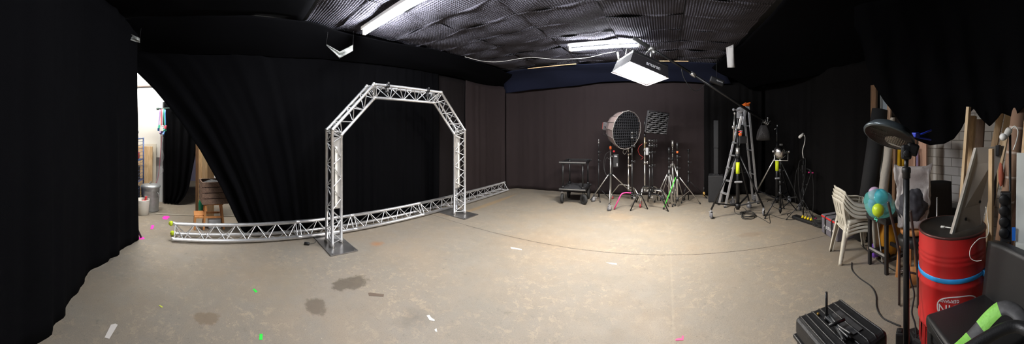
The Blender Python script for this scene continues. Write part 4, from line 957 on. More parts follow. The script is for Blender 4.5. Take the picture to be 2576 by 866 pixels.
# hanging rod with ribbons and gadgets
m = M(); p0 = D(397, 274, 5.62); p1 = D(440, 272, 5.75); t = thing('wall_rod', 'dark rod sticking out of the white wall by the passage', 'rod', p0)
m.tube(p0, p1, .016, n=10); m.cyl(p0, (p1-p0).normalized(), .024, .05, 12); m.build('rod', mat('dark_green', (.03, .06, .05), .5), t)
RIB = [mat('ribbon_purple', (.35, .2, .5), .6), mat('ribbon_red', (.6, .08, .12), .6), mat('ribbon_white', (.7, .7, .72), .6), mat('ribbon_green', (.05, .45, .3), .5), mat('ribbon_blue', (.1, .25, .6), .5)]
nm = ['purple', 'red', 'white', 'green', 'blue']
for i in range(5):
    px = 402+i*3.6; a_ = D(px, 275, 5.6); b_ = D(px+(2 if i % 2 else -2), 322+i*3, 5.6); g = [[a_.lerp(b_, k/6)+Vector((0, w_*.01+.006*sin(k+i), .01*sin(k*2+i))) for w_ in (-1, 1)] for k in range(7)]
    solo(M().grid(g, .003), 'ribbon', RIB[i], nm[i]+' ribbon hanging from the dark rod beyond the doorway', 'ribbon')
t = thing('badge_bundle', 'bundle of small green, blue and white tags hanging on the ribbons', 'tags', D(407, 335, 5.6))
for i, (dx, dy, k) in enumerate([(-7, 0, 4), (0, -6, 2), (6, 2, 3), (-3, 7, 0), (4, 9, 4), (-8, -7, 3), (8, -6, 1)]):
    M().box(D(408+dx, 326+dy, 5.6), (.03, .075, .06), Euler((.3*i, .2, .4*i)), .006).build('tag', RIB[k], t)
M().box(D(406, 326, 5.58), (.02, .08, .075), Euler((.1, 0, 0)), .005).build('white_tag', WHP, t)
solo(M().path(smooth_pts([D(407, 342, 5.6), D(404, 380, 5.62), D(401, 420, 5.62), D(397, 450, 5.62), D(390, 464, 5.6)], 6), .006, 6), 'cable', mat('dull_red', (.4, .08, .12), .6), 'dull red cable hanging down the white wall beyond the doorway', 'cable')
solo(M().path(smooth_pts([D(411, 345, 5.6), D(408, 370, 5.62), D(412, 395, 5.62), D(407, 415, 5.62), D(411, 430, 5.62), D(404, 440, 5.6)], 6), .003, 5), 'cable', GRYP, 'thin grey cable curling down the white wall beyond the doorway', 'cable')
solo(M().tube((-5.82, -2.9, 2.48), (-5.82, -1.25, 2.48), .022, n=10), 'wall_pipe', mat('brown_pipe', (.25, .2, .17), .6), 'thin brown pipe along the white wall above the boards', 'pipe')
# black curtain in the passage opening (drawn aside)
rows = []
for i in range(25):
    t_ = i/24; row = []
    lft = -1.22; rgt = lerp_tab([(0, -.93), (.06, -.80), (.16, -.70), (.4, -.60), (.7, -.52), (1, -.40)], t_)
    for j in range(50):
        u = j/49; y = lft+(rgt-lft)*u; row.append(Vector((-5.72+.03*sin(u*26+t_*3)+.04*u*(1-t_), y, .02+2.1*t_)))
    rows.append(row)
solo(M().grid(rows, .006), 'black_curtain', CLOTH, 'black curtain pulled aside in the passage opening of the storeroom', 'curtain')
solo(M().box((-5.77, -1.235, 1.07), (.06, .05, 2.1)), 'door_jamb_post', BLKP, 'black post at the edge of the passage opening', 'post')
solo(M().grid([[Vector((-6.9+.03*sin(j*1.4), -.62+.5*j/14, .02+2.2*i/6)) for j in range(15)] for i in range(7)], .006), 'grey_curtain', mat('violet_grey_cloth', (.07, .065, .10), .9), 'violet-grey curtain deep inside the passage', 'curtain')
for i, (px, w_, h_, mt_, lb) in enumerate([(499, .10, 1.5, PINED, 'brown timber plank beside the passage opening'), (506, .09, 1.62, PINE, 'light timber plank between the brown plank and the crate'), (516, .11, 1.45, wood('pale_pine', (.62, .44, .24), (.78, .6, .38)), 'pale timber plank standing behind the crate'), (530, .12, 1.3, wood('tan_wood', (.4, .26, .13), (.5, .34, .2)), 'tan timber plank half hidden by the pulled curtain')]):
    p = Vector((*P2(px, 5.2-.08*i), 0)); solo(M().box(p+Vector((0, 0, h_/2+.005)), (.04, w_, h_), Euler((0, -.04, 0)), .003), 'timber_plank', mt_, lb, 'plank')
p = Vector((*P2(506, 4.95), 0)); t = thing('green_bottle', 'dark green bottle beside the crate beyond the doorway', 'bottle', p)
M().lathe([(0, 0), (.045, 0), (.048, .02), (.048, .24), (.03, .30), (.016, .33), (.016, .38), (0, .38)], p, n=20).build('glass', mat('green_glass', (.01, .18, .09), .2), t)
M().cyl(p+Vector((0, 0, .385)), (0, 0, 1), .018, .02, 12).build('cap', BLKP, t)
# wooden step stool + crate
sc_ = Vector((*P2(531, 4.42), 0)); rz = .12; R = Matrix.Rotation(rz, 3, 'Z'); q = lambda x, y, z: sc_+R @ Vector((x, y, z))
t = thing('step_stool', 'orange-brown wooden step stool behind the truss end', 'stool', sc_)
M().box(q(-.02, .03, .385), (.28, .30, .025), R, .005).build('seat', ORW, t)
M().box(q(-.02, -.19, .21), (.24, .16, .022), R, .004).build('lower_step', ORW, t)
for x in (-.13, .11):
    for y0, y1, h_ in ((.15, .19, .375), (-.09, -.12, .375)): M().bar(q(x, y1, 0), q(x, y0, h_), .03, .04, up=(1, 0, 0), bev=.003).build('leg', ORW, t)
    M().bar(q(x, -.26, 0), q(x, -.25, .20), .03, .035, up=(1, 0, 0), bev=.003).build('leg', ORW, t)
    M().bar(q(x, -.26, .19), q(x, .15, .19), .025, .03, bev=.003).build('side_rail', ORW, t)
for y in (.15, -.08): M().bar(q(-.13, y, .30), q(.11, y, .30), .02, .04, bev=.003).build('cross_rail', ORW, t)
kc = sc_+Vector((0, .04, .4)); t = thing('wooden_crate', 'dark slatted wooden crate sitting on the step stool', 'crate', kc); R = Matrix.Rotation(rz+.1, 3, 'Z'); q = lambda x, y, z: kc+R @ Vector((x, y, z))
for i in range(4):
    z = .045+i*.085
    for sx in (-1, 1): M().box(q(sx*.17, 0, z), (.012, .42, .075), R, .003).build('slat', CRATE, t)
    for sy in (-1, 1): M().box(q(0, sy*.20, z), (.33, .012, .075), R, .003).build('slat', CRATE, t)
for sx in (-1, 1):
    for sy in (-1, 1): M().box(q(sx*.15, sy*.18, .17), (.025, .025, .33), R, .003).build('corner_post', CRATE, t)
M().box(q(0, 0, .006), (.34, .40, .012), R).build('base_board', CRATE, t)
M().ball(q(0, 0, .26), .17, 18, (.85, 1.05, .45), .25, 5, 9).build('contents', FAB, t)['label'] = 'dark jumbled contents'
p = kc-Vector((0, 0, .4)); 
t = thing('plastic_container', 'translucent grey container on the floor under the step stool', 'container', sc_)
M().box(sc_+Vector((0, .05, .075)), (.2, .2, .14), Matrix.Rotation(rz, 3, 'Z'), .02).build('tub', mat('clear_grey', (.35, .36, .37), .3, alpha=.8), t)
# black rod at the near curtain edge and floor tapes
solo(M().tube(D(336, 556, 3.95), Vector((*fg(355, 599), .008)), .014, n=10), 'black_rod', BLKP, 'black rod leaning out from under the near curtain edge', 'rod')
MAG = mat('magenta_tape', (.85, .04, .5), .6); YT = mat('yellow_green_tape', (.5, .55, .05), .6); WT = mat('white_paint_mark', (.62, .58, .54), .7); GT2 = mat('bright_green_tape', (.03, .7, .06), .6); PT = mat('coral_tape', (.85, .06, .2), .6)
def tape(quad, mt, label, n='floor_tape', cat='tape', z=.0015):
    ps = [Vector((*fg(*q_), z)) for q_ in quad]; k = len(ps); m = M(); m.add([p-Vector((0, 0, .001)) for p in ps]+[p+Vector((0, 0, .0006)) for p in ps], [tuple(range(k, 2*k)), tuple(reversed(range(k)))]+[(i, (i+1) % k, k+(i+1) % k, k+i) for i in range(k)])
    return solo(m, n, mt, label, cat)
tape([(321, 612), (330, 597), (362, 597), (364, 602), (345, 603), (328, 611)], MAG, 'magenta tape at the foot of the near curtain edge')
tape([(378, 577), (381, 567), (388, 567), (385, 577)], MAG, 'short magenta tape strip beyond the doorway nearer the curtain')
tape([(408, 548), (413, 544), (424, 544), (428, 547), (423, 549), (421, 553), (410, 552)], MAG, 'bent magenta tape mark near the bin beyond the doorway')
tape([(636, 729), (640, 727), (648, 734), (643, 737)], GT2, 'smaller, tilted bright green tape farther from the bottom edge')
tape([(653, 841), (661, 841), (660, 856), (652, 856)], GT2, 'bright green tape at the bottom edge of the floor')
tape([(399, 769), (402, 768), (410, 773), (407, 775)], YT, 'small yellow-green tape scrap on the bare floor')
tape([(279, 818), (290, 815), (296, 818), (275, 853), (263, 850)], WT, 'worn broad white tape patch near the foot of the black curtain')
tape([(926, 738), (930, 737), (966, 741), (965, 747), (928, 745)], mat('brown_tape', (.12, .085, .06), .7), 'dark brown tape strip in the middle of the floor')
tape([(1707, 852), (1715, 852), (1715, 846), (1720, 846), (1719, 857), (1700, 858), (1699, 854)], PT, 'coral pink corner mark at the bottom of the floor')
tape([(1284, 622), (1312, 627), (1313, 630), (1286, 626)], WT, 'pale tape strip on the floor left of the centre')
tape([(1524, 661), (1551, 663), (1552, 667), (1540, 666)], WT, 'pale tape strip on the floor nearer the centre')
tape([(1073, 795), (1080, 793), (1085, 800), (1094, 806), (1092, 809), (1080, 806)], WT, 'white paint blotch on the floor below the middle')
tape([(1093, 830), (1098, 827), (1100, 836), (1095, 835)], WT, 'smaller white paint blotch at the bottom of the floor')
# ================================================================ RIGHT SIDE
# grey case with red piping
a0, a1 = Vector((2.20, 3.58, 0)), Vector((2.17, 3.13, 0)); u = (a1-a0).normalized(); dp = Vector((-u.y, u.x, 0)); R = Matrix((dp, u, Vector((0, 0, 1)))).transposed()
cc = a0+(a1-a0)*.5+dp*.17; L_ = (a1-a0).length; H_ = .27
t = thing('equipment_case', 'grey fabric equipment case with red piping and black straps', 'case', cc)
M().box(cc+Vector((0, 0, H_*.42)), (.34, L_, H_*.84), R, .015).build('body', mat('grey_fabric', (.15, .14, .16), .8, bump=.3, bscale=200), t)
M().box(cc+Vector((0, 0, H_*.93)), (.345, L_+.005, H_*.16), R, .012).build('lid', MATS['grey_fabric'], t)
m = M(); z = H_*.92; m.box(cc+Vector((0, 0, z)), (.35, L_+.012, .028), R, .006); m.build('red_piping', mat('red_piping', (.7, .02, .02), .6), t)
for k in (-.22, .2):
    m = M(); y = k*L_/1.0; q = lambda x, z: cc+u*(y+.02*0)+dp*x+Vector((0, 0, z))
    m.grid([[q(-.178, .01)+u*s for s in (-.014, .014)], [q(-.181, H_*.9)+u*s for s in (-.014, .014)], [q(-.165, H_*1.02)+u*s for s in (-.014, .014)], [q(.17, H_*1.02)+u*s for s in (-.014, .014)]], .004, smooth=False)
    m.build('strap', BLKP, t)
m = M(); m.path(smooth_pts([cc+u*-.09+Vector((0, 0, H_+.01)), cc+u*-.06+Vector((0, 0, H_+.05)), cc+u*.05+Vector((0, 0, H_+.05)), cc+u*.09+Vector((0, 0, H_+.01))], 5), .014, 8); m.build('handle', BLKP, t)
text_mesh('Aputure', .085, lambda v: cc-dp*.176+Vector((0, 0, .125+v.y))+u*v.x-dp*v.z, MATS['white_print'], 'lettering', t)
# ---------------------------------------------------------------- stacked garden chairs
def garden_chair():
    t = thing('garden_chair', 'x', 'chair', (0, 0, 0)); W = .215; CH_ = mat('cream_plastic', (.66, .62, .52), .38)
    # backrest with slots; x forward, y across
    g = []; holes = set(); ni, nj = 18, 33
    for i in range(ni):
        v = i/(ni-1); row = []
        for j in range(nj):
            u_ = -1+2*j/(nj-1); wid = W*(.92+.12*v); x = -.19-.11*v+.075*u_*u_*(.4+.6*v); zt = .41+(.43-.045*abs(u_)**3)*v; row.append(Vector((x, u_*wid, zt)))
        g.append(row)
    for j in range(4, 29, 4):
        for i in list(range(2, 7))+list(range(9, 15)): holes.add((i, j))
    M().grid(g, .009, holes).build('backrest', CH_, t, world=False)
    g = []
    for i in range(9):
        x = -.2+.42*i/8; g.append([Vector((x, -W+2*W*j/10, .42-.012*sin(pi*i/8)-.01*sin(pi*j/10)-(.05*max(0, i-7) if i > 7 else 0))) for j in range(11)])
    M().grid(g, .009).build('seat', CH_, t, world=False)
    g = [[Vector((.21, -W+2*W*j/12, .415)) for j in range(13)], [Vector((.235, -W+2*W*j/12, .36+.05*sin(pi*j/12))) for j in range(13)]]
    M().grid(g, .008).build('front_apron', CH_, t, world=False)
    for s in (-1, 1):
        pts = smooth_pts([(-.235, s*.215, .80), (-.20, s*.235, .74), (-.12, s*.255, .66), (-.02, s*.265, .625), (.12, s*.265, .615), (.20, s*.262, .59)], 4)
        g = [[p+Vector((0, -s*.028, .003)), p+Vector((0, 0, .008)), p+Vector((0, s*.02, -.006)), p+Vector((0, s*.028, -.035))] for p in pts]
        M().grid(g, .008).build('armrest', CH_, t, world=False)
        # front leg rises to the armrest: channel section
        g = []
        for k in range(12):
            v = k/11; z = .60*v; x = .245-.05*v; y = s*(.245+.015*v); hw = .022+.02*v
            g.append([Vector((x-hw, y-s*.03, z)), Vector((x-hw, y, z)), Vector((x, y+s*.006, z)), Vector((x+.016, y, z)), Vector((x+.016, y-s*(.03+.02*v), z))])
        M().grid(g, .007).build('leg', CH_, t, world=False)
        g = []
        for k in range(12):
            v = k/11; z = .43*v; x = -.27+.085*v; y = s*(.235-.03*v); hw = .02+.028*v*v
            g.append([Vector((x+.012+hw, y-s*.03, z)), Vector((x+hw, y, z)), Vector((x, y+s*.006, z)), Vector((x-.02, y, z)), Vector((x-.02, y-s*(.03+.02*v), z))])
        M().grid(g, .007).build('leg', CH_, t, world=False)
        g = []                                              # side skirt under the seat
        for k in range(13):
            v = k/12; x = -.19+.40*v; g.append([Vector((x, s*(W+.01), .425)), Vector((x, s*(W+.022), .40-.0*v)), Vector((x, s*(W+.024), .345+.05*sin(pi*v)))])
        M().grid(g, .007).build('side_skirt', CH_, t, world=False)
    return t
ch = garden_chair(); cb = Vector((2.11, 2.69, 0))
lab = ['bottom cream plastic garden chair of the stack, standing on the floor', 'second cream plastic garden chair up in the stack', 'third cream plastic garden chair up in the stack', 'topmost cream plastic garden chair of the stack']
for i in range(4):
    loc = cb+Vector((.010*i, 0, .040*i)); o = ch if i == 0 else dup(ch)
    o.location = loc; o.rotation_euler = (0, 0, -.30); o.scale = (.87, .87, .87); o['label'] = lab[i]; o['group'] = 'stack of four cream garden chairs'
# ---------------------------------------------------------------- black bar stool with steel footrest
n0, l0 = Vector((2.06, 2.08, 0)), Vector((2.09, 2.41, 0)); yv = (l0-n0).normalized(); xv = Vector((yv.y, -yv.x, 0)); W1 = .33; W2 = .31
cc = n0+yv*W1/2+xv*W2/2; R = Matrix((xv, yv, Vector((0, 0, 1)))).transposed(); q = lambda x, y, z: cc+xv*x+yv*y+Vector((0, 0, z))
t = thing('bar_stool', 'black wooden stool with steel footrest strip carrying the balloon bag', 'stool', cc)
BW = mat('black_wood', (.016, .015, .016), .55, bump=.2, bscale=90)
M().box(q(0, 0, .555), (W2+.03, W1+.03, .075), R, .016).build('seat', BW, t)
for sx in (-1, 1):
    for sy in (-1, 1): M().box(q(sx*(W2/2-.018), sy*(W1/2-.018), .26), (.036, .036, .52), R, .004).build('leg', BW, t)
for sx in (-1, 1): M().box(q(sx*(W2/2-.018), 0, .18), (.03, W1-.05, .04), R, .003).build('stretcher', BW, t)
for sy in (-1, 1): M().box(q(0, sy*(W1/2-.018), .14), (W2-.05, .03, .035), R, .003).build('stretcher', BW, t)
M().box(q(-(W2/2-.018)-.013, 0, .195), (.012, W1-.06, .022), R, .002).build('footrest_strip', ALU, t)['label'] = 'bright steel footrest strip'
# balloons in a tied turquoise bag
BB = D(2212, 510, 2.95); bz = .595
BL = lambda n_, c_: mat('balloon_'+n_, c_, .35, trans=0)
for (px, py, d, r, col, n_) in ((2209, 529, 2.82, .062, (.55, .75, .03), 'yellow-green'), (2216, 495, 2.95, .075, (.02, .5, .75), 'bright blue'), (2200, 488, 3.0, .07, (.62, .45, .65), 'pale lilac'), (2229, 500, 3.0, .065, (.3, .25, .7), 'violet'), (2196, 512, 3.0, .055, (.2, .35, .75), 'mid blue')):
    o = thing('balloon', n_+' balloon inside the turquoise bag on the black stool', 'balloon', D(px, py, d)-Vector((0, 0, r)), group=None)
    c = D(px, py, d); M().ball(c, r, 24, (1, 1, 1.08)).build('skin', BL(n_.replace('-', '_').replace(' ', '_'), col), o); M().lathe([(.0, 0), (.006, .004), (.010, .016)], c-Vector((0, 0, r*1.1+.012)), n=10).build('knot', BL(n_.replace('-', '_').replace(' ', '_'), col), o)
c = D(2212, 510, 2.93); g = []
for i in range(25):
    v = i/24; row = []
    for j in range(49):
        a_ = 2*pi*j/48; th = pi*v; r_ = sin(th)**.75
        k = 1+.30*noise.noise(Vector((cos(a_)*1.3, sin(a_)*1.3, v*2.5)))+.05*sin(a_*7+v*9)*sin(th)+.09*noise.noise(Vector((cos(a_)*5, sin(a_)*5, v*9)))
        row.append(c+Vector((.155*r_*k*cos(a_)*cos(.8)-.12*r_*k*sin(a_)*sin(.8), .155*r_*k*cos(a_)*-sin(.8)+-.12*r_*k*sin(a_)*cos(.8), .145*cos(th)*(1+.1*noise.noise(Vector((cos(a_)*2, sin(a_)*2, 7))))-.012)))
    g.append(row)
t = thing('balloon_bag', 'thin turquoise plastic bag full of coloured balloons on the black stool', 'bag', (c.x, c.y, .595))
M().grid(g, .001).build('film', mat('turquoise_film', (.2, .72, .66), .15, alpha=.27, bump=1, bscale=14), t)
M().path(smooth_pts([D(2203, 548, 2.8), D(2200, 552, 2.78), D(2207, 553, 2.76), D(2204, 558, 2.76)], 4), .006, 6).build('knot', mat('green_film', (.1, .65, .45), .3), t)
# purple ball and orange bag behind the stool
c = Vector((*P2(2201, 3.35), .085)); solo(M().ball(c, .078, 24, (1, 1, 1.05)), 'balloon', BL('purple', (.3, .12, .75)), 'purple balloon on the floor behind the black stool', 'balloon')
c = Vector((*P2(2238, 3.42), 0)); t = thing('orange_sack', 'orange plastic sack on the floor behind the black stool', 'sack', c)
M().ball(c+Vector((0, 0, .24)), .25, 22, (.62, .4, .98), .22, 3, 5).build('sack', mat('orange_film', (.75, .32, .02), .35), t)
solo(M().bar(Vector((*P2(2190, 3.55), .02)), Vector((*P2(2199, 3.5), .6)), .10, .012, bev=.003), 'cardboard_strip', mat('tan_card', (.42, .3, .24), .8), 'tan card strip standing behind the garden chairs', 'card')
solo(M().bar(Vector((*P2(2219, 3.2), .02)), Vector((*P2(2207, 3.2), .47)), .03, .012, bev=.003), 'white_strip', WHP, 'thin white strip leaning behind the black stool', 'strip')
# small round-seat stool
c = Vector((2.20, 1.84, 0)); t = thing('low_stool', 'small stool with black seat ring, orange legs and round wooden top', 'stool', c)
M().cyl(c+Vector((0, 0, .40)), (0, 0, 1), .155, .10, 28, .02).build('seat', LEATH, t)
M().cyl(c+Vector((0, 0, .495)), (0, 0, 1), .125, .05, 28, .01).build('round_top', ORW, t)['label'] = 'round orange wooden top'
for i in range(4):
    a_ = 3.62+i*pi/2; d = Vector((cos(a_), sin(a_), 0)); M().bar(c+d*.165, c+d*.135+Vector((0, 0, .37)), .034, .03, up=d, bev=.004).build('leg', ORW, t)
m = M(); g = []
for i in range(13):
    a_ = 3.35+2.0*i/12; d = Vector((cos(a_), sin(a_), 0)); g.append([c+d*.165+Vector((0, 0, z)) for z in (.03, .20)])
m.grid(g, .014); m.build('curved_panel', ORW, t)
# tall clear bag on the low stool
c = Vector((2.23, 1.86, .53)); xv = Vector((cos(-.86), sin(-.86), 0)); yv = Vector((-xv.y, xv.x, 0)); g = []
for i in range(29):
    v = i/28; row = []
    for j in range(57):
        a_ = 2*pi*j/56; cx, sx_ = cos(a_), sin(a_); w_ = .165*(1+.02*v+.12*v*v)*(1 if v < .97 else .98); dd = .115*(1-v)**.4*(1-.75*v)+.012; sh = .25 if v < .05 else 1
        e = .35; X = w_*(abs(cx)**e)*(1 if cx > 0 else -1); Y = dd*(abs(sx_)**.6)*(1 if sx_ > 0 else -1)
        n_ = noise.noise(Vector((cx*1.5, sx_*1.5, v*4)))*.035+noise.noise(Vector((cx*5, sx_*5, v*11)))*.016
        row.append(c+xv*(X+n_)+yv*(Y+n_)+Vector((0, 0, .012+.60*v+(.03*abs(cx)**3*v if v > .8 else 0)+.012*n_*10*v)))
    g.append(row)
g.insert(0, [c+Vector((0, 0, .012))]*57)
t = thing('clear_plastic_bag', 'tall crumpled translucent bag on the low round stool behind the heater pole', 'bag', c)
M().grid(g, .001).build('film', mat('milky_film', (.60, .56, .54), .25, alpha=.62, bump=1, bscale=12), t)
M().ball(c+Vector((.0, 0, .20)), .2, 56, (.88, .80, .95), .15, 4, 11).build('contents', mat('grey_contents', (.04, .04, .05), .7), t)['label'] = 'dark grey cloth inside the bag'
# bent brown frame rods
m = mat('brown_tube', (.05, .035, .03), .4); t = thing('bentwood_frame', 'dark brown frame of two bent rods standing in front of the clear bag', 'frame', Vector((*P2(2280, 2.5), 0)))
for pts in ([(2234, 508, 2.42), (2242, 545, 2.42), (2253, 590, 2.42), (2262, 640, 2.42), (2262, 690, 2.42)], [(2290, 530, 2.36), (2296, 575, 2.36), (2303, 630, 2.36), (2309, 700, 2.38)]):
    P = [D(*p) for p in pts]; P.append(Vector((P[-1].x, P[-1].y, .012))); M().path(smooth_pts(P, 6), .012, 10).build('rod', m, t)
M().tube(D(2262, 680, 2.42), D(2309, 690, 2.38), .009, n=8).build('cross_rod', m, t)
# ---------------------------------------------------------------- patio heater
hb = Vector((*P2(2280, 1.62), 0)); t = thing('radiant_heater', 'black tilted radiant heater head on a tall telescopic pole', 'heater', hb)
M().tube(hb+Vector((0, 0, .03)), hb+Vector((0, 0, Z(440, 1.62))), .0185, n=20).build('pole', BLKM, t)
M().tube(hb+Vector((0, 0, Z(442, 1.62))), hb+Vector((0, 0, Z(395, 1.62))), .0125, n=16).build('upper_pole', BLKM, t)
m = M(); z = Z(436, 1.62); m.lathe([(.019, -.03), (.024, -.028), (.024, .0), (.027, .003), (.027, .028), (.022, .034), (.013, .036)], hb+Vector((0, 0, z)), n=22); m.build('locking_collar', BLKP, t)
m = M(); m.lathe([(0, 0), (.17, 0), (.175, .012), (.16, .03), (.05, .045), (.03, .07), (.019, .08)], hb, n=40); m.build('base', BLKM, t)
hc = D(2238, 341, 1.66); f = Vector((sin(az(2238)), cos(az(2238)), 0)); rt = Vector((f.y, -f.x, 0))
la = (rt*.94+Vector((0, 0, -.34))).normalized(); nrm = (-f*.40+Vector((0, 0, -.87))-rt*.30).normalized(); la = (la-nrm*la.dot(nrm)).normalized(); lb_ = nrm.cross(la)
RH = .155
m = M(); m.lathe([(0, -.055), (.08, -.05), (.13, -.035), (.155, -.005), (.160, .008), (.157, .016), (.148, .018)], hc, nrm, 48); m.build('head_shell', mat('heater_grey', (.09, .11, .12), .3, .5), t)
m = M(); m.lathe([(.150, .016), (.140, .010), (.135, -.002), (.0, -.004)], hc, nrm, 48); m.build('face_plate', mat('heater_face', (.055, .045, .042), .45, .3), t)
GS = .03*(1 if lb_.z < 0 else -1)
GL = mat('heater_grille', (.5, .45, .36), .35, .6)
m = M()
for i in range(-5, 6):
    y = i*.0105*1.3; h = sqrt(max(0, .074**2-y*y))*1.0
    p = hc+nrm*.014+la*.052+lb_*GS; m.tube(p+lb_*y-la*h, p+lb_*y+la*h, .0016, n=5)
    p = hc+nrm*.014+la*.052+lb_*GS; m.tube(p+la*y-lb_*h, p+la*y+lb_*h, .0016, n=5)
m.build('grille', GL, t)
for k, (y, wd) in enumerate(((-.065, .15), (-.02, .15), (.04, .10))):
    m = M()
    for i in range(12):
        x = -.10+wd*i/11-.01*k; p = hc+nrm*.006+la*x; m.tube(p+lb_*(y-.012), p+lb_*(y+.012), .0018, n=5)
    m.build('vent_slots', BLKM, t)
m = M(); p = hc+nrm*.018+la*.06-lb_*.075; m.bar(p-la*.05, p+la*.06, .010, .004, up=nrm); m.build('white_label_strip', WHP, t)
m = M(); e = hb+Vector((0, 0, Z(398, 1.62))); m.box(e+Vector((0, 0, .035)), (.055, .06, .085), Euler((0, 0, .8)), .014); m.box(e+rt*.035+Vector((0, 0, .05)), (.07, .05, .07), Euler((0, .3, -.8)), .012); m.cyl(e+Vector((0, 0, .03))-f*.03, f, .018, .03, 14); m.build('tilt_bracket', BLKP, t)
BT = mat('blue_band', (.02, .05, .6), .5)
for k, (px, py) in enumerate(((2343, 328), (2342, 352))): M().path([D(2299, 342, 1.72), D(2312, 340 if not k else 346, 1.72), D(px, py, 1.76)], .006, 6).build('cable_tie', BT, t)['label'] = 'blue cable tie end'
p = D(2303, 340, 1.72); M().box(p, (.04, .04, .03), bev=.006).build('cable_tie_block', BT, t)
# cords around the pole
floor_cable([(2143, 662), (2143, 680), (2160, 700), (2190, 722), (2203, 745), (2205, 775), (2218, 800), (2245, 815), (2265, 823)], 'black cable curving across the floor from the garden chairs to the black adapters', r=.006, z=.008)
floor_cable([(2166, 618), (2190, 640), (2225, 668), (2262, 690), (2300, 712), (2330, 745)], 'black cable running under the stools towards the red drum', r=.006, z=.008)
solo(M().path(smooth_pts([D(2284, 640, 1.9), D(2290, 700, 1.9), D(2300, 740, 1.88), D(2294, 785, 1.85), D(2302, 815, 1.82), D(2306, 850, 1.80)], 6), .006, 6), 'cable', RUB, 'black cable hanging beside the heater pole', 'cable')
for i, (px, py, d, s, lb) in enumerate(((2265, 826, 1.98, (.07, .06, .10), 'black plug adapter left of the heater pole'), (2302, 835, 2.0, (.12, .08, .07), 'black adapter with a white label right of the heater pole'), (2318, 850, 1.93, (.08, .08, .09), 'black adapter against the foot of the red drum'))):
    p = Vector((*P2(px, d), s[2]/2)); o = thing('power_adapter', lb, 'adapter', (p.x, p.y, 0)); M().box(p, s, Euler((.0, 0, .6+.5*i)), .012).build('housing', BLKP, o)
    if i == 1: M().box(p+Vector((-.035, -.045, .0)), (.035, .006, .015), Euler((0, 0, 1.1))).build('label_sticker', WHP, o)
    M().box(p+Vector((0, 0, s[2]/2)), (.04, .03, .02), Euler((0, 0, .6+.5*i)), .006).build('plug', BLKP, o)
# ---------------------------------------------------------------- red drum
dc = Vector((*P2(2396, 1.98), 0)); DR, DH = .235, .84
t = thing('oil_drum', 'red steel oil drum with a blue strap, lid painted black', 'drum', dc)
pr = [(0, 0), (DR-.01, 0), (DR, .012), (DR, .25)]
for zc in (.25, .515): pr += [(DR, zc-.02), (DR+.007, zc-.008), (DR+.007, zc+.008), (DR, zc+.02)]
for zc in (.66, .69, .72): pr += [(DR, zc-.008), (DR+.003, zc), (DR, zc+.008)]
pr += [(DR, DH-.03), (DR+.001, DH-.01)]
M().lathe(pr, dc, n=72).build('barrel', RED, t)
M().lathe([(DR+.001, DH-.016), (DR+.005, DH-.010), (DR+.005, DH-.004), (DR, DH+.002), (DR-.006, DH)], dc, n=72).build('rim', mat('rim_metal', (.12, .05, .045), .35, .5), t)
m = M(); m.lathe([(DR-.004, DH), (DR-.008, DH-.014), (0, DH-.016)], dc, n=72); m.cyl(dc+Vector((.10, -.08, DH-.01)), (0, 0, 1), .03, .012, 18); m.build('lid', mat('lid_black', (.02, .019, .018), .45, var=.3), t)
m = M(); m.lathe([(DR+.002, .553), (DR+.005, .556), (DR+.005, .58), (DR+.002, .583)], dc, n=72); m.build('blue_strap', mat('blue_strap', (.03, .33, .75), .45), t)
m = M(); vd = Vector((-dc.x, -dc.y, 0)).normalized(); ad = Matrix.Rotation(1.05, 3, 'Z') @ vd; p = dc+ad*(DR+.012)+Vector((0, 0, .563)); tg = Vector((-ad.y, ad.x, 0))
m.grid([[p+tg*s for s in (-.012, .022)], [p+ad*.012+Vector((0, 0, -.06))+tg*s for s in (-.02, .018)], [p+ad*.006+Vector((0, 0, -.13))+tg*s for s in (-.012, .02)]], .005); m.box(p, (.03, .03, .04), bev=.004); m.build('strap_tail', MATS['blue_strap'], t)
# emblem: white oval with upside-down lettering, wrapped round the barrel
th0 = atan2(vd.y, vd.x)
def wrap(x, z, off): a_ = th0+x/DR; return dc+Vector((cos(a_)*(DR+off), sin(a_)*(DR+off), z))
ez = .405; m = M(); g = []
for i in range(61):
    a_ = 2*pi*i/60; ca, sa = cos(a_), sin(a_); X = lambda r: (abs(ca)**.8)*(1 if ca > 0 else -1)*r; Y = lambda r: (abs(sa)**.8)*(1 if sa > 0 else -1)*r
    g.append([wrap(.035+X(.135), ez+Y(.072), .0025), wrap(.035+X(.128), ez+Y(.066), .0025)])
m.grid(g, .0012, smooth=False); m.build('emblem_oval', mat('white_paint', (.82, .8, .8), .5), t)
def sub(me_name, body, size, x0, z0):
    def T(v): return wrap(x0-v.x*1.0, z0-v.y, .0022+v.z)
    return text_mesh(body, size, T, MATS['white_paint'], me_name, t)
sub('lettering', 'GERMANY', .026, -.018, ez+.042); sub('lettering', 'MOIN', .082, .015, ez-.006)
# white cord with plug lying on the lid, hanging off the right
p = [D(2372, 561, 1.93), D(2384, 560, 1.92), D(2400, 562, 1.9), D(2412, 562, 1.9)]
for v in p: v.z = DH+.006
t = thing('white_cable', 'white cord with plug lying on the drum lid', 'cord', p[0]); M().path(smooth_pts(p, 5), .004, 6).build('cord', WHP, t); M().cyl(p[0], (.4, -.9, 0), .008, .03, 12, .002).build('plug', WHP, t)
solo(M().path(smooth_pts([D(2480, 520, 1.83), D(2487, 570, 1.80), D(2483, 595, 1.72), D(2462, 602, 1.68), D(2442, 625, 1.66), D(2441, 648, 1.66), D(2455, 657, 1.66), D(2470, 655, 1.66)], 6), .0025, 6), 'white_cable', WHP, 'white cord drooping from the board over the side of the drum', 'cord')
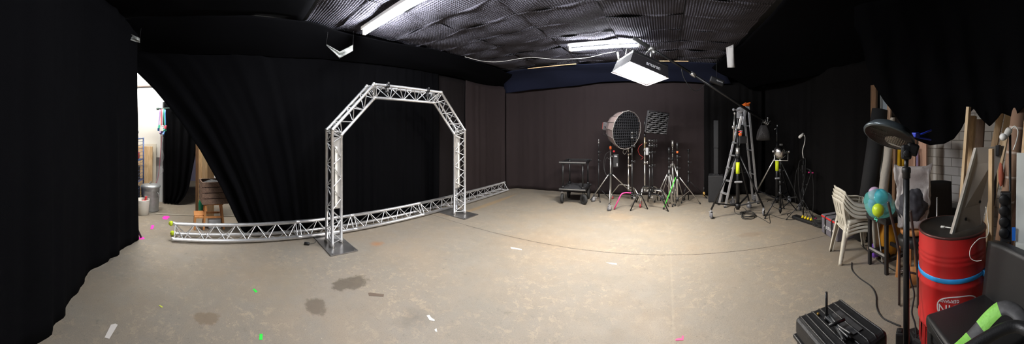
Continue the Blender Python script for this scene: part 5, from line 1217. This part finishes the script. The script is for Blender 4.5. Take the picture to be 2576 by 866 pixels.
# white board standing on the drum, leaning
zb = DH+.004; A_ = Vector((*P2(2394, 1.80), zb)); B_ = Vector((*P2(2468, 1.98), zb)); TA = D(2455, 372, 1.98); TB = D(2527, 367, 2.08)
t = thing('white_board', 'off-white board with small holes standing on the drum and leaning right', 'board', (A_+B_)/2)
th = (TA-A_).cross(B_-A_).normalized()*.022; th = -th if th.dot(Vector((-A_.x, -A_.y, 0))) > 0 else th
m = M(); q = [A_, B_, TB, TA]; m.add(q+[v+th for v in q], [(3, 2, 1, 0), (4, 5, 6, 7), (0, 1, 5, 4), (1, 2, 6, 5), (2, 3, 7, 6), (3, 0, 4, 7)])
m.build('panel', mat('board_grey', (.42, .38, .33), .6), t)
m = M(); e = (TA-A_)*.0; wv = (B_-A_).normalized()*.022; m.add([A_-th*.15, A_+wv-th*.15, TA+wv-th*.15, TA-th*.15, A_-th*.02, A_+wv-th*.02, TA+wv-th*.02, TA-th*.02], [(0, 1, 2, 3), (7, 6, 5, 4), (0, 4, 5, 1), (1, 5, 6, 2), (2, 6, 7, 3), (3, 7, 4, 0)]); m.build('edge_strip', mat('edge_pale', (.6, .62, .58), .5), t)
for (s_, r_) in ((.35, .13), (.70, .30)):
    p = A_.lerp(B_, s_)+(TA-A_)*r_-th*.1; M().cyl(p, th, .011, .006, 14).build('hole_plug', BLKP, t)
M().box(TB*.5+TA*.5-th*.3+(TB-TA)*.25-Vector((0, 0, .03)), (.04, .03, .08), bev=.005).build('clip', BLKM, t)
# black power strip tower and its stand, white clip lamp
c = Vector((*P2(2530, 1.95), 0)); t = thing('lamp_pole', 'thin black pole on a box foot with a white bulb lamp at its top', 'lamp', Vector((*P2(2541, 2.0), 0)))
pb = Vector((*P2(2541, 2.0), 0)); M().tube(pb+Vector((0, 0, .04)), pb+Vector((0, 0, Z(338, 2.0))), .0095, n=12).build('pole', BLKM, t)
M().cyl(pb+Vector((0, 0, .025)), (0, 0, 1), .12, .04, 24, .01).build('base', BLKM, t)
p = D(2534, 335, 1.98); m = M(); m.lathe([(0, -.05), (.018, -.045), (.022, -.01), (.026, .02), (.022, .035), (0, .04)], p, (.55, -.3, .75), 18); m.build('bulb_holder', WHP, t)
M().ball(D(2523, 345, 1.95), .026, 18).build('bulb', mat('bulb_glass', (.85, .84, .8), .25), t)
M().path(smooth_pts([D(2541, 328, 1.98), D(2552, 318, 1.98), D(2561, 330, 1.98), D(2557, 355, 1.98), D(2549, 378, 1.98)], 6), .005, 6).build('cord', WHP, t)
c = D(2530, 545, 1.82); t = thing('socket_tower', 'black multi-socket strip standing upright between the timber and the chair', 'power strip', Vector((c.x, c.y, c.z-.16)))
f = Vector((sin(az(2530)), cos(az(2530)), 0)); r_ = Vector((f.y, -f.x, 0)); R = Matrix((r_, f, Vector((0, 0, 1)))).transposed()
M().box(c, (.07, .05, .32), R, .008).build('housing', BLKP, t)
for i in range(4): M().cyl(c-f*.032-r_*.012+Vector((0, 0, .115-.07*i)), f, .032, .02, 20).build('socket', BLKM, t)
solo(M().tube(Vector((c.x+f.x*.03, c.y+f.y*.03, .0)), Vector((c.x+f.x*.035, c.y+f.y*.035, c.z+.1)), .012, n=8), 'socket_post', BLKM, 'black post carrying the upright socket strip', 'post')
t = thing('steel_rail', 'dark metal rail with a blue sticker next to the white panel edge', 'rail', Vector((*P2(2552, 1.8), 0)))
p0, p1 = Vector((*P2(2548, 1.8), .0)), D(2563, 475, 1.85); M().bar(p0, p1, .03, .025, up=(0, 1, 0), bev=.004).build('rail', mat('dark_steel', (.04, .042, .045), .3, .6), t)
M().box(D(2550, 589, 1.77), (.022, .012, .08), Euler((0, 0, -1.2))).build('sticker', mat('blue_sticker', (.02, .15, .6), .4), t)
solo(M().bar(Vector((*P2(2592, 1.7), .0)), D(2596, 385, 1.85), .012, .20, up=(.3, -.95, 0), bev=.002), 'white_sheet_board', mat('white_panel', (.66, .68, .64), .5), 'white panel edge at the far right behind the chair', 'panel')
# ---------------------------------------------------------------- black dining chairs
def side_chair(label, loc, rz, hb_=.85, seat=.5, W=.42):
    t = thing('leather_chair', label, 'chair', loc, rz)
    g = []
    M().box((.02, 0, seat-.035), (.40, W, .07), None, .022, 3, True).build('seat', LEATH, t, world=False)
    m = M(); g = []
    for i in range(13):
        v = i/12; zz = seat-.05+(hb_-seat+.05)*v; g.append([Vector((-.17-.05*v, -W/2+W*j/12, zz-(.018*(abs(j-6)/6)**3 if v > .9 else 0))) for j in range(13)])
    m.grid(g, .055)
    m.build('backrest', LEATH, t, world=False)
    m = M(); m.path(smooth_pts([(.215, -W/2+.02, seat-.018), (.222, 0, seat-.018), (.215, W/2-.02, seat-.018)], 4), .004, 5); m.path([(-.2, -W/2-.001, seat-.018), (.2, -W/2-.001, seat-.018)], .004, 5); m.path([(-.2, W/2+.001, seat-.018), (.2, W/2+.001, seat-.018)], .004, 5); m.build('piping', LEATH, t, world=False)
    M().box((0, 0, seat-.095), (.40, W-.03, .055), None, .006).build('apron', LEATH, t, world=False)
    for sx in (-1, 1):
        for sy in (-1, 1): M().bar((sx*.19, sy*(W/2-.03), 0), (sx*.19, sy*(W/2-.03), seat-.07), .045, .045, up=(1, 0, 0), bev=.006).build('leg', LEATH, t, world=False)
    return t
fd = Vector((-.88, .475, 0)).normalized(); ld = Vector((-fd.y, fd.x, 0)); ld = -ld if ld.x > 0 and ld.y > 0 else ld
FL = Vector((*P2(2326, 1.47), 0)); rz = atan2(fd.y, fd.x)
cc = FL-fd*.22-Vector((-fd.y, fd.x, 0))*-.21
# which lateral side faces the drum
latA = Vector((-fd.y, fd.x, 0)); cc = FL-fd*.22+(latA*.21 if (FL+latA*.42).length < FL.length+.2 and (FL+latA*.42).length < (FL-latA*.42).length else -latA*.21)
side_chair('black leather chair in front of the red drum with the green-taped band', cc, rz, hb_=.86, seat=.55)
side_chair('black leather chair behind the red drum, only its back showing', Vector((*P2(2362, 3.12), 0)), -2.3, .92, .48, .40)
# green-taped padded handle resting on the seat
t = thing('padded_band', 'thick grey-black padded band with strips of green tape on the near chair', 'band', D(2500, 850, 1.1))
pts = smooth_pts([D(2395, 900, 1.08), D(2430, 868, 1.12), D(2462, 832, 1.15), D(2492, 798, 1.17), D(2520, 776, 1.18), D(2545, 778, 1.17), D(2570, 800, 1.14), D(2600, 850, 1.10)], 5)
g = []
f = Vector((sin(az(2500)), cos(az(2500)), 0)); nn_ = Vector((-f.x*.5, -f.y*.5, .86))
for i, p in enumerate(pts):
    d = (pts[min(i+1, len(pts)-1)]-pts[max(i-1, 0)]).normalized(); s_ = d.cross(nn_).normalized(); n3 = s_.cross(d).normalized()
    g.append([p+s_*(.030*cos(a_))+n3*(.012*sin(a_)) for a_ in [2*pi*k/14 for k in range(15)]])
M().grid(g).build('band', mat('worn_black', (.05, .05, .052), .6, var=.5, vscale=40), t)
for k, (i0, i1) in enumerate(((2, 8), (11, 20))):
    gg = []
    for i in range(i0, i1):
        row = g[i]; c_ = sum((q for q in row[:14]), Vector())/14; gg.append([c_+(row[j]-c_)*1.06 for j in range(7, 15)]+[] )
    gg2 = []
    for i in range(i0, i1):
        row = g[i]; c_ = sum((q for q in row[:14]), Vector())/14; gg2.append([c_+(row[j % 14]-c_)*1.07 for j in (range(1, 7) if k else range(0, 9))])
    M().grid(gg2).build('green_tape', mat('lime_tape', (.22, .55, .08), .6, bump=.3, bscale=50), t)
m = M(); m.path(smooth_pts([D(2420, 890, 1.02), D(2470, 858, 1.05), D(2520, 830, 1.08), D(2560, 822, 1.09), D(2600, 840, 1.06)], 5), .022, 10); m.build('inner_pad', BLKP, t)
# ---------------------------------------------------------------- black hard case in the foreground
cn = [G(2116, 741, .40), G(2010, 800, .40), G(2236, 824, .40)]          # far apex, left, right corners of the lid
apex, lf, rg = cn; ex = (rg-apex); ey = (lf-apex); ex.z = ey.z = 0
Lx, Ly = ex.length, ey.length; ex.normalize(); ey = (ey-ex*ey.dot(ex)).normalized()
o0 = Vector((apex.x, apex.y, 0)); cc = o0+ex*Lx/2+ey*Ly/2; R = Matrix((ex, ey, ex.cross(ey))).transposed(); up_ = 1 if ex.cross(ey).z > 0 else -1
q = lambda x, y, z: cc+ex*x+ey*y+Vector((0, 0, z)); R = Matrix((ex, ey*up_, Vector((0, 0, 1)))).transposed(); HC = .385
t = thing('hard_case', 'black ribbed hard equipment case carrying a stub antenna and cable bundle', 'case', cc)
HCM = mat('case_black', (.012, .012, .013), .38, bump=.15, bscale=150)
M().box(q(0, 0, .13), (Lx-.01, Ly-.01, .26), R, .03, 3).build('body', HCM, t)
M().box(q(0, 0, .325), (Lx, Ly, .11), R, .028, 3).build('lid', HCM, t)
m = M()
for y in (-.42, -.27, -.12, .03, .18, .31, .42): m.path([q(-Lx*.485, y*Ly, .30), q(-Lx*.46, y*Ly, HC-.006), q(-Lx*.42, y*Ly, HC+.001), q(Lx*.42, y*Ly, HC+.001), q(Lx*.46, y*Ly, HC-.006), q(Lx*.485, y*Ly, .30)], .0055, 6)
m.build('lid_rib', HCM, t)
m = M(); m.box(q(0, 0, .262), (Lx+.014, Ly+.014, .02), R, .006); m.build('seam_lip', HCM, t)
for x in (-.35, -.12, .12, .35): M().box(q(x*Lx, -Ly/2-.010, .27), (.05, .03, .07), R, .008).build('hinge_block', BLKP, t)
for y in (-.3, 0, .3): M().box(q(Lx/2+.008, y*Ly, .27), (.03, .05, .07), R, .008).build('hinge_block', BLKP, t)
for x in (-.28, .28): M().box(q(-Lx/2-.012, x*Ly, .265), (.025, .06, .09), R, .008).build('latch', BLKP, t)
m = M(); m.path(smooth_pts([q(x, Ly/2+y_, .19) for x, y_ in ((-.08, 0), (-.075, .05), (0, .06), (.075, .05), (.08, 0))], 4), .012, 8); m.build('carry_handle', BLKP, t)
M().box(q(0, -.12*Ly, HC-.004), (Lx*.5, Ly*.22, .012), R, .002).build('lid_plate', mat('plate_grey', (.03, .03, .032), .6), t)['label'] = 'smooth grey-black plate on the lid'
# receiver antenna and tied cable bundle on the case
p = Vector((*G(2079, 806, .39).xy, .39)); t = thing('antenna', 'upright black stub antenna standing on the hard case', 'antenna', p)
M().tube(p, p+Vector((0, 0, .165)), .0085, .0075, 12).build('rod', BLKP, t); M().cyl(p+Vector((0, 0, .008)), (0, 0, 1), .014, .016, 14).build('base', BLKM, t)
c0, c1 = Vector((*G(2084, 800, .40).xy, .405)), Vector((*G(2135, 858, .40).xy, .405)); t = thing('cable_bundle', 'tied bundle of short black cables on the hard case lid', 'cables', (c0+c1)/2)
d = (c1-c0).normalized(); s_ = Vector((-d.y, d.x, 0))
for i in range(7):
    o_ = s_*(.010*(i % 4)-.015)+Vector((0, 0, .009*(i//3))); M().path(smooth_pts([c0+o_+s_*.01*sin(i), (c0*.66+c1*.34)+o_*.6, (c0*.4+c1*.6)+o_*.8, c1+o_*1.5-s_*.012*sin(i*2)], 5), .0065, 8).build('cable', mat('cable_sheen', (.035, .037, .04), .3), t)
e = c0.lerp(c1, .42)+Vector((0, 0, .018)); M().tube(e-s_*.05, e+s_*.055, .009, n=10).build('tie', BLKM, t)
p = Vector((*G(2058, 790, .39).xy, .389)); solo(M().cyl(p, (0, 0, 1), .008, .012, 14), 'brass_connector', mat('gold', (.7, .45, .12), .3, .9), 'small brass connector on the hard case lid', 'connector')
# ---------------------------------------------------------------- timber, rolls and panels against the right wall
def lean(p0, p1, w_, th_, mt_, label, name='timber_plank', cat='plank', up=(1, 0, 0)):
    return solo(M().bar(p0, p1, w_, th_, up=up, bev=.003), name, mt_, label, cat)
solo(M().tube(Vector((*P2(2168, 3.9), .02)), D(2214, 276, 4.0), .118, n=36), 'fabric_roll', mat('black_roll', (.012, .012, .013), .85), 'thick black fabric roll leaning beside the garden chairs', 'roll')
lean(Vector((*P2(2196, 4.15), .0)), D(2199, 214, 4.1), .11, .04, PINED, 'narrow brown board standing behind the black fabric roll', 'brown_board', 'board')
lean(Vector((*P2(2224, 4.2), .0)), D(2224, 196, 4.2), .16, .02, mat('pale_blue_panel', (.52, .58, .62), .5), 'pale blue-white panel standing behind the black roll', 'pale_board', 'board')
lean(Vector((*P2(2224, 3.95), .0)), D(2238, 250, 3.95), .07, .03, wood('tan', (.4, .25, .16), (.5, .33, .22)), 'tan board edge between the roll and the cream bundle', 'tan_board', 'board')
p0, p1 = Vector((*P2(2204, 3.62), .0)), D(2245, 296, 3.75); pts = [p0.lerp(p1, k/9)+Vector((.012*sin(k*2.1), .012*cos(k*1.7), 0)) for k in range(10)]
g = []
for k, p in enumerate(pts):
    r0 = .062*(1 if k < 8 else .75-.25*(k-8)); g.append([p+Vector((r0*(1+.22*noise.noise(Vector((cos(a_)*1.5, sin(a_)*1.5, k*.6))))*cos(a_), r0*(1+.22*noise.noise(Vector((cos(a_)*2, sin(a_)*2, k*.8))))*sin(a_), 0)) for a_ in [2*pi*j/18 for j in range(19)]])
solo(M().grid(g), 'cream_bundle', mat('cream_cloth', (.45, .41, .35), .7, bump=1, bscale=9), 'tall cream cloth-wrapped bundle leaning behind the balloon bag', 'bundle')
lean(Vector((*P2(2247, 3.6), .0)), D(2252, 372, 3.6), .05, .04, PINED, 'dark brown lath right of the cream bundle', 'brown_lath', 'lath')
lean(Vector((*P2(2262, 3.75), .0)), D(2266, 340, 3.75), .12, .02, mat('yellow_panel', (.95, .55, .02), .5), 'bright yellow-orange panel behind the heater pole', 'yellow_panel', 'panel')
lean(Vector((*P2(2292, 3.8), .0)), D(2294, 330, 3.8), .14, .03, wood('salmon_board', (.58, .33, .22), (.68, .42, .29)), 'salmon-brown board just right of the heater pole', 'tan_board', 'board')
lean(Vector((*P2(2307, 3.7), .0)), D(2308, 372, 3.7), .03, .02, mat('striped_strip', (.3, .35, .6), .5, col2=(.6, .3, .4), vscale=12), 'narrow colourful strip between two tan boards', 'colourful_strip', 'strip')
lean(Vector((*P2(2321, 3.72), .0)), D(2322, 340, 3.72), .13, .03, wood('salmon_board', (0, 0, 0), (0, 0, 0)), 'wide tan board next to the brick wall', 'tan_board', 'board')
# leaning timber over the brick wall
lean(Vector((*P2(2402, 2.62), .0)), D(2437, 269, 2.50), .030, .045, wood('pale_pine', (.62, .44, .24), (.78, .6, .38)), 'tallest narrow pine batten poking up in front of the black drape', 'timber_batten', 'batten')
lean(Vector((*P2(2416, 3.0), .0)), D(2450, 292, 3.1), .055, .05, PINE, 'pine batten just right of the tallest batten', 'timber_batten', 'batten')
lean(Vector((*P2(2400, 3.2), .0)), D(2438, 296, 3.2), .03, .05, PINED, 'dark-edged batten behind the tallest batten', 'timber_batten', 'batten')
lean(Vector((*P2(2448, 3.35), .0)), D(2466, 300, 3.35), .12, .03, PINED, 'wide dark brown board right of the pine battens', 'brown_board', 'board')
lean(Vector((*P2(2440, 3.1), .0)), D(2518, 284, 2.9), .07, .03, PINE, 'slanting pine board above the white board, left one', 'timber_plank', 'plank')
lean(Vector((*P2(2462, 3.1), .0)), D(2540, 280, 2.85), .075, .03, wood('pale_pine', 0, 0), 'slanting pine board above the white board, right one', 'timber_plank', 'plank')
lean(Vector((*P2(2490, 1.97), .0)), D(2494, 374, 1.93), .03, .035, PINE, 'slim pine post standing in front of the white board beside the drum', 'timber_post', 'post')
solo(M().tube(Vector((*P2(2502, 2.5), .0)), D(2566, 250, 2.45), .062, n=24), 'cardboard_tube', mat('cardboard', (.33, .2, .13), .7), 'thick brown cardboard tube with pale tape rings leaning on the wall', 'tube')
def tape_ring(k):
    a_, b_ = Vector((*P2(2502, 2.5), .0)), D(2566, 250, 2.45); p = a_.lerp(b_, k); d = (b_-a_).normalized(); return solo(M().tube(p-d*.012, p+d*.012, .0635, n=24), 'tape_ring', mat('pale_tape', (.6, .48, .4), .5), 'pale tape ring round the cardboard tube, %s' % {.50: 'lowest in view', .62: 'second from the bottom', .74: 'below the bulb lamp', .86: 'topmost, near the drape'}[k], 'tape')
for k in (.50, .62, .74, .86): tape_ring(k)
lean(Vector((*P2(2530, 2.62), .0)), D(2585, 262, 2.6), .10, .03, mat('dark_red_wood', (.09, .04, .025), .7), 'dark red-brown board behind the cardboard tube', 'brown_board', 'board')
lean(Vector((*P2(2540, 2.1), .0)), D(2584, 300, 2.25), .04, .045, PINE, 'pine batten at the far right beside the white panel', 'timber_batten', 'batten')
solo(M().ball(D(2496, 455, 2.55), .09, 16, (.5, .5, 2.6), .25, 3, 4), 'dark_coat', FAB, 'dark cloth bundle hanging behind the white board', 'cloth')
solo(M().ball(D(2518, 440, 2.42), .05, 16, (.4, .5, 2.0), .3, 4, 6), 'red_cloth', mat('faded_red_cloth', (.45, .12, .07), .8), 'faded red cloth caught beside the cardboard tube', 'cloth')
solo(M().box(D(2390, 540, 3.1)*Vector((1, 1, 0)).x if False else Vector((*P2(2385, 3.6), .28)), (.25, .25, .56), Euler((0, 0, .4)), .02), 'dark_box', BLKP, 'dark box on the floor against the brick wall', 'box')

solo(M().tube(Vector((*P2(2357, 2.5), .005)), D(2357, 497, 2.5), .0075, n=10), 'steel_rod', mat('grey_rod', (.3, .3, .3), .4, .6), 'thin grey upright rod between the clear bag and the red drum', 'rod')

for k, (x0, x1, y_, z_, lb) in enumerate(((-3.0, -1.85, 5.60, 2.915, 'long pale bar added for the warm light between the foam and the navy valance'), (-.15, .45, 5.70, 2.925, 'short pale bar added for the warm light behind the boom arm'))):
    solo(M().bar((x0, y_, z_), (x1, y_, z_), .012, .018, bev=.002), 'lit_gap_bar', PINE, lb, 'lath')  # pine bars put in for the warm-lit gap above the valance
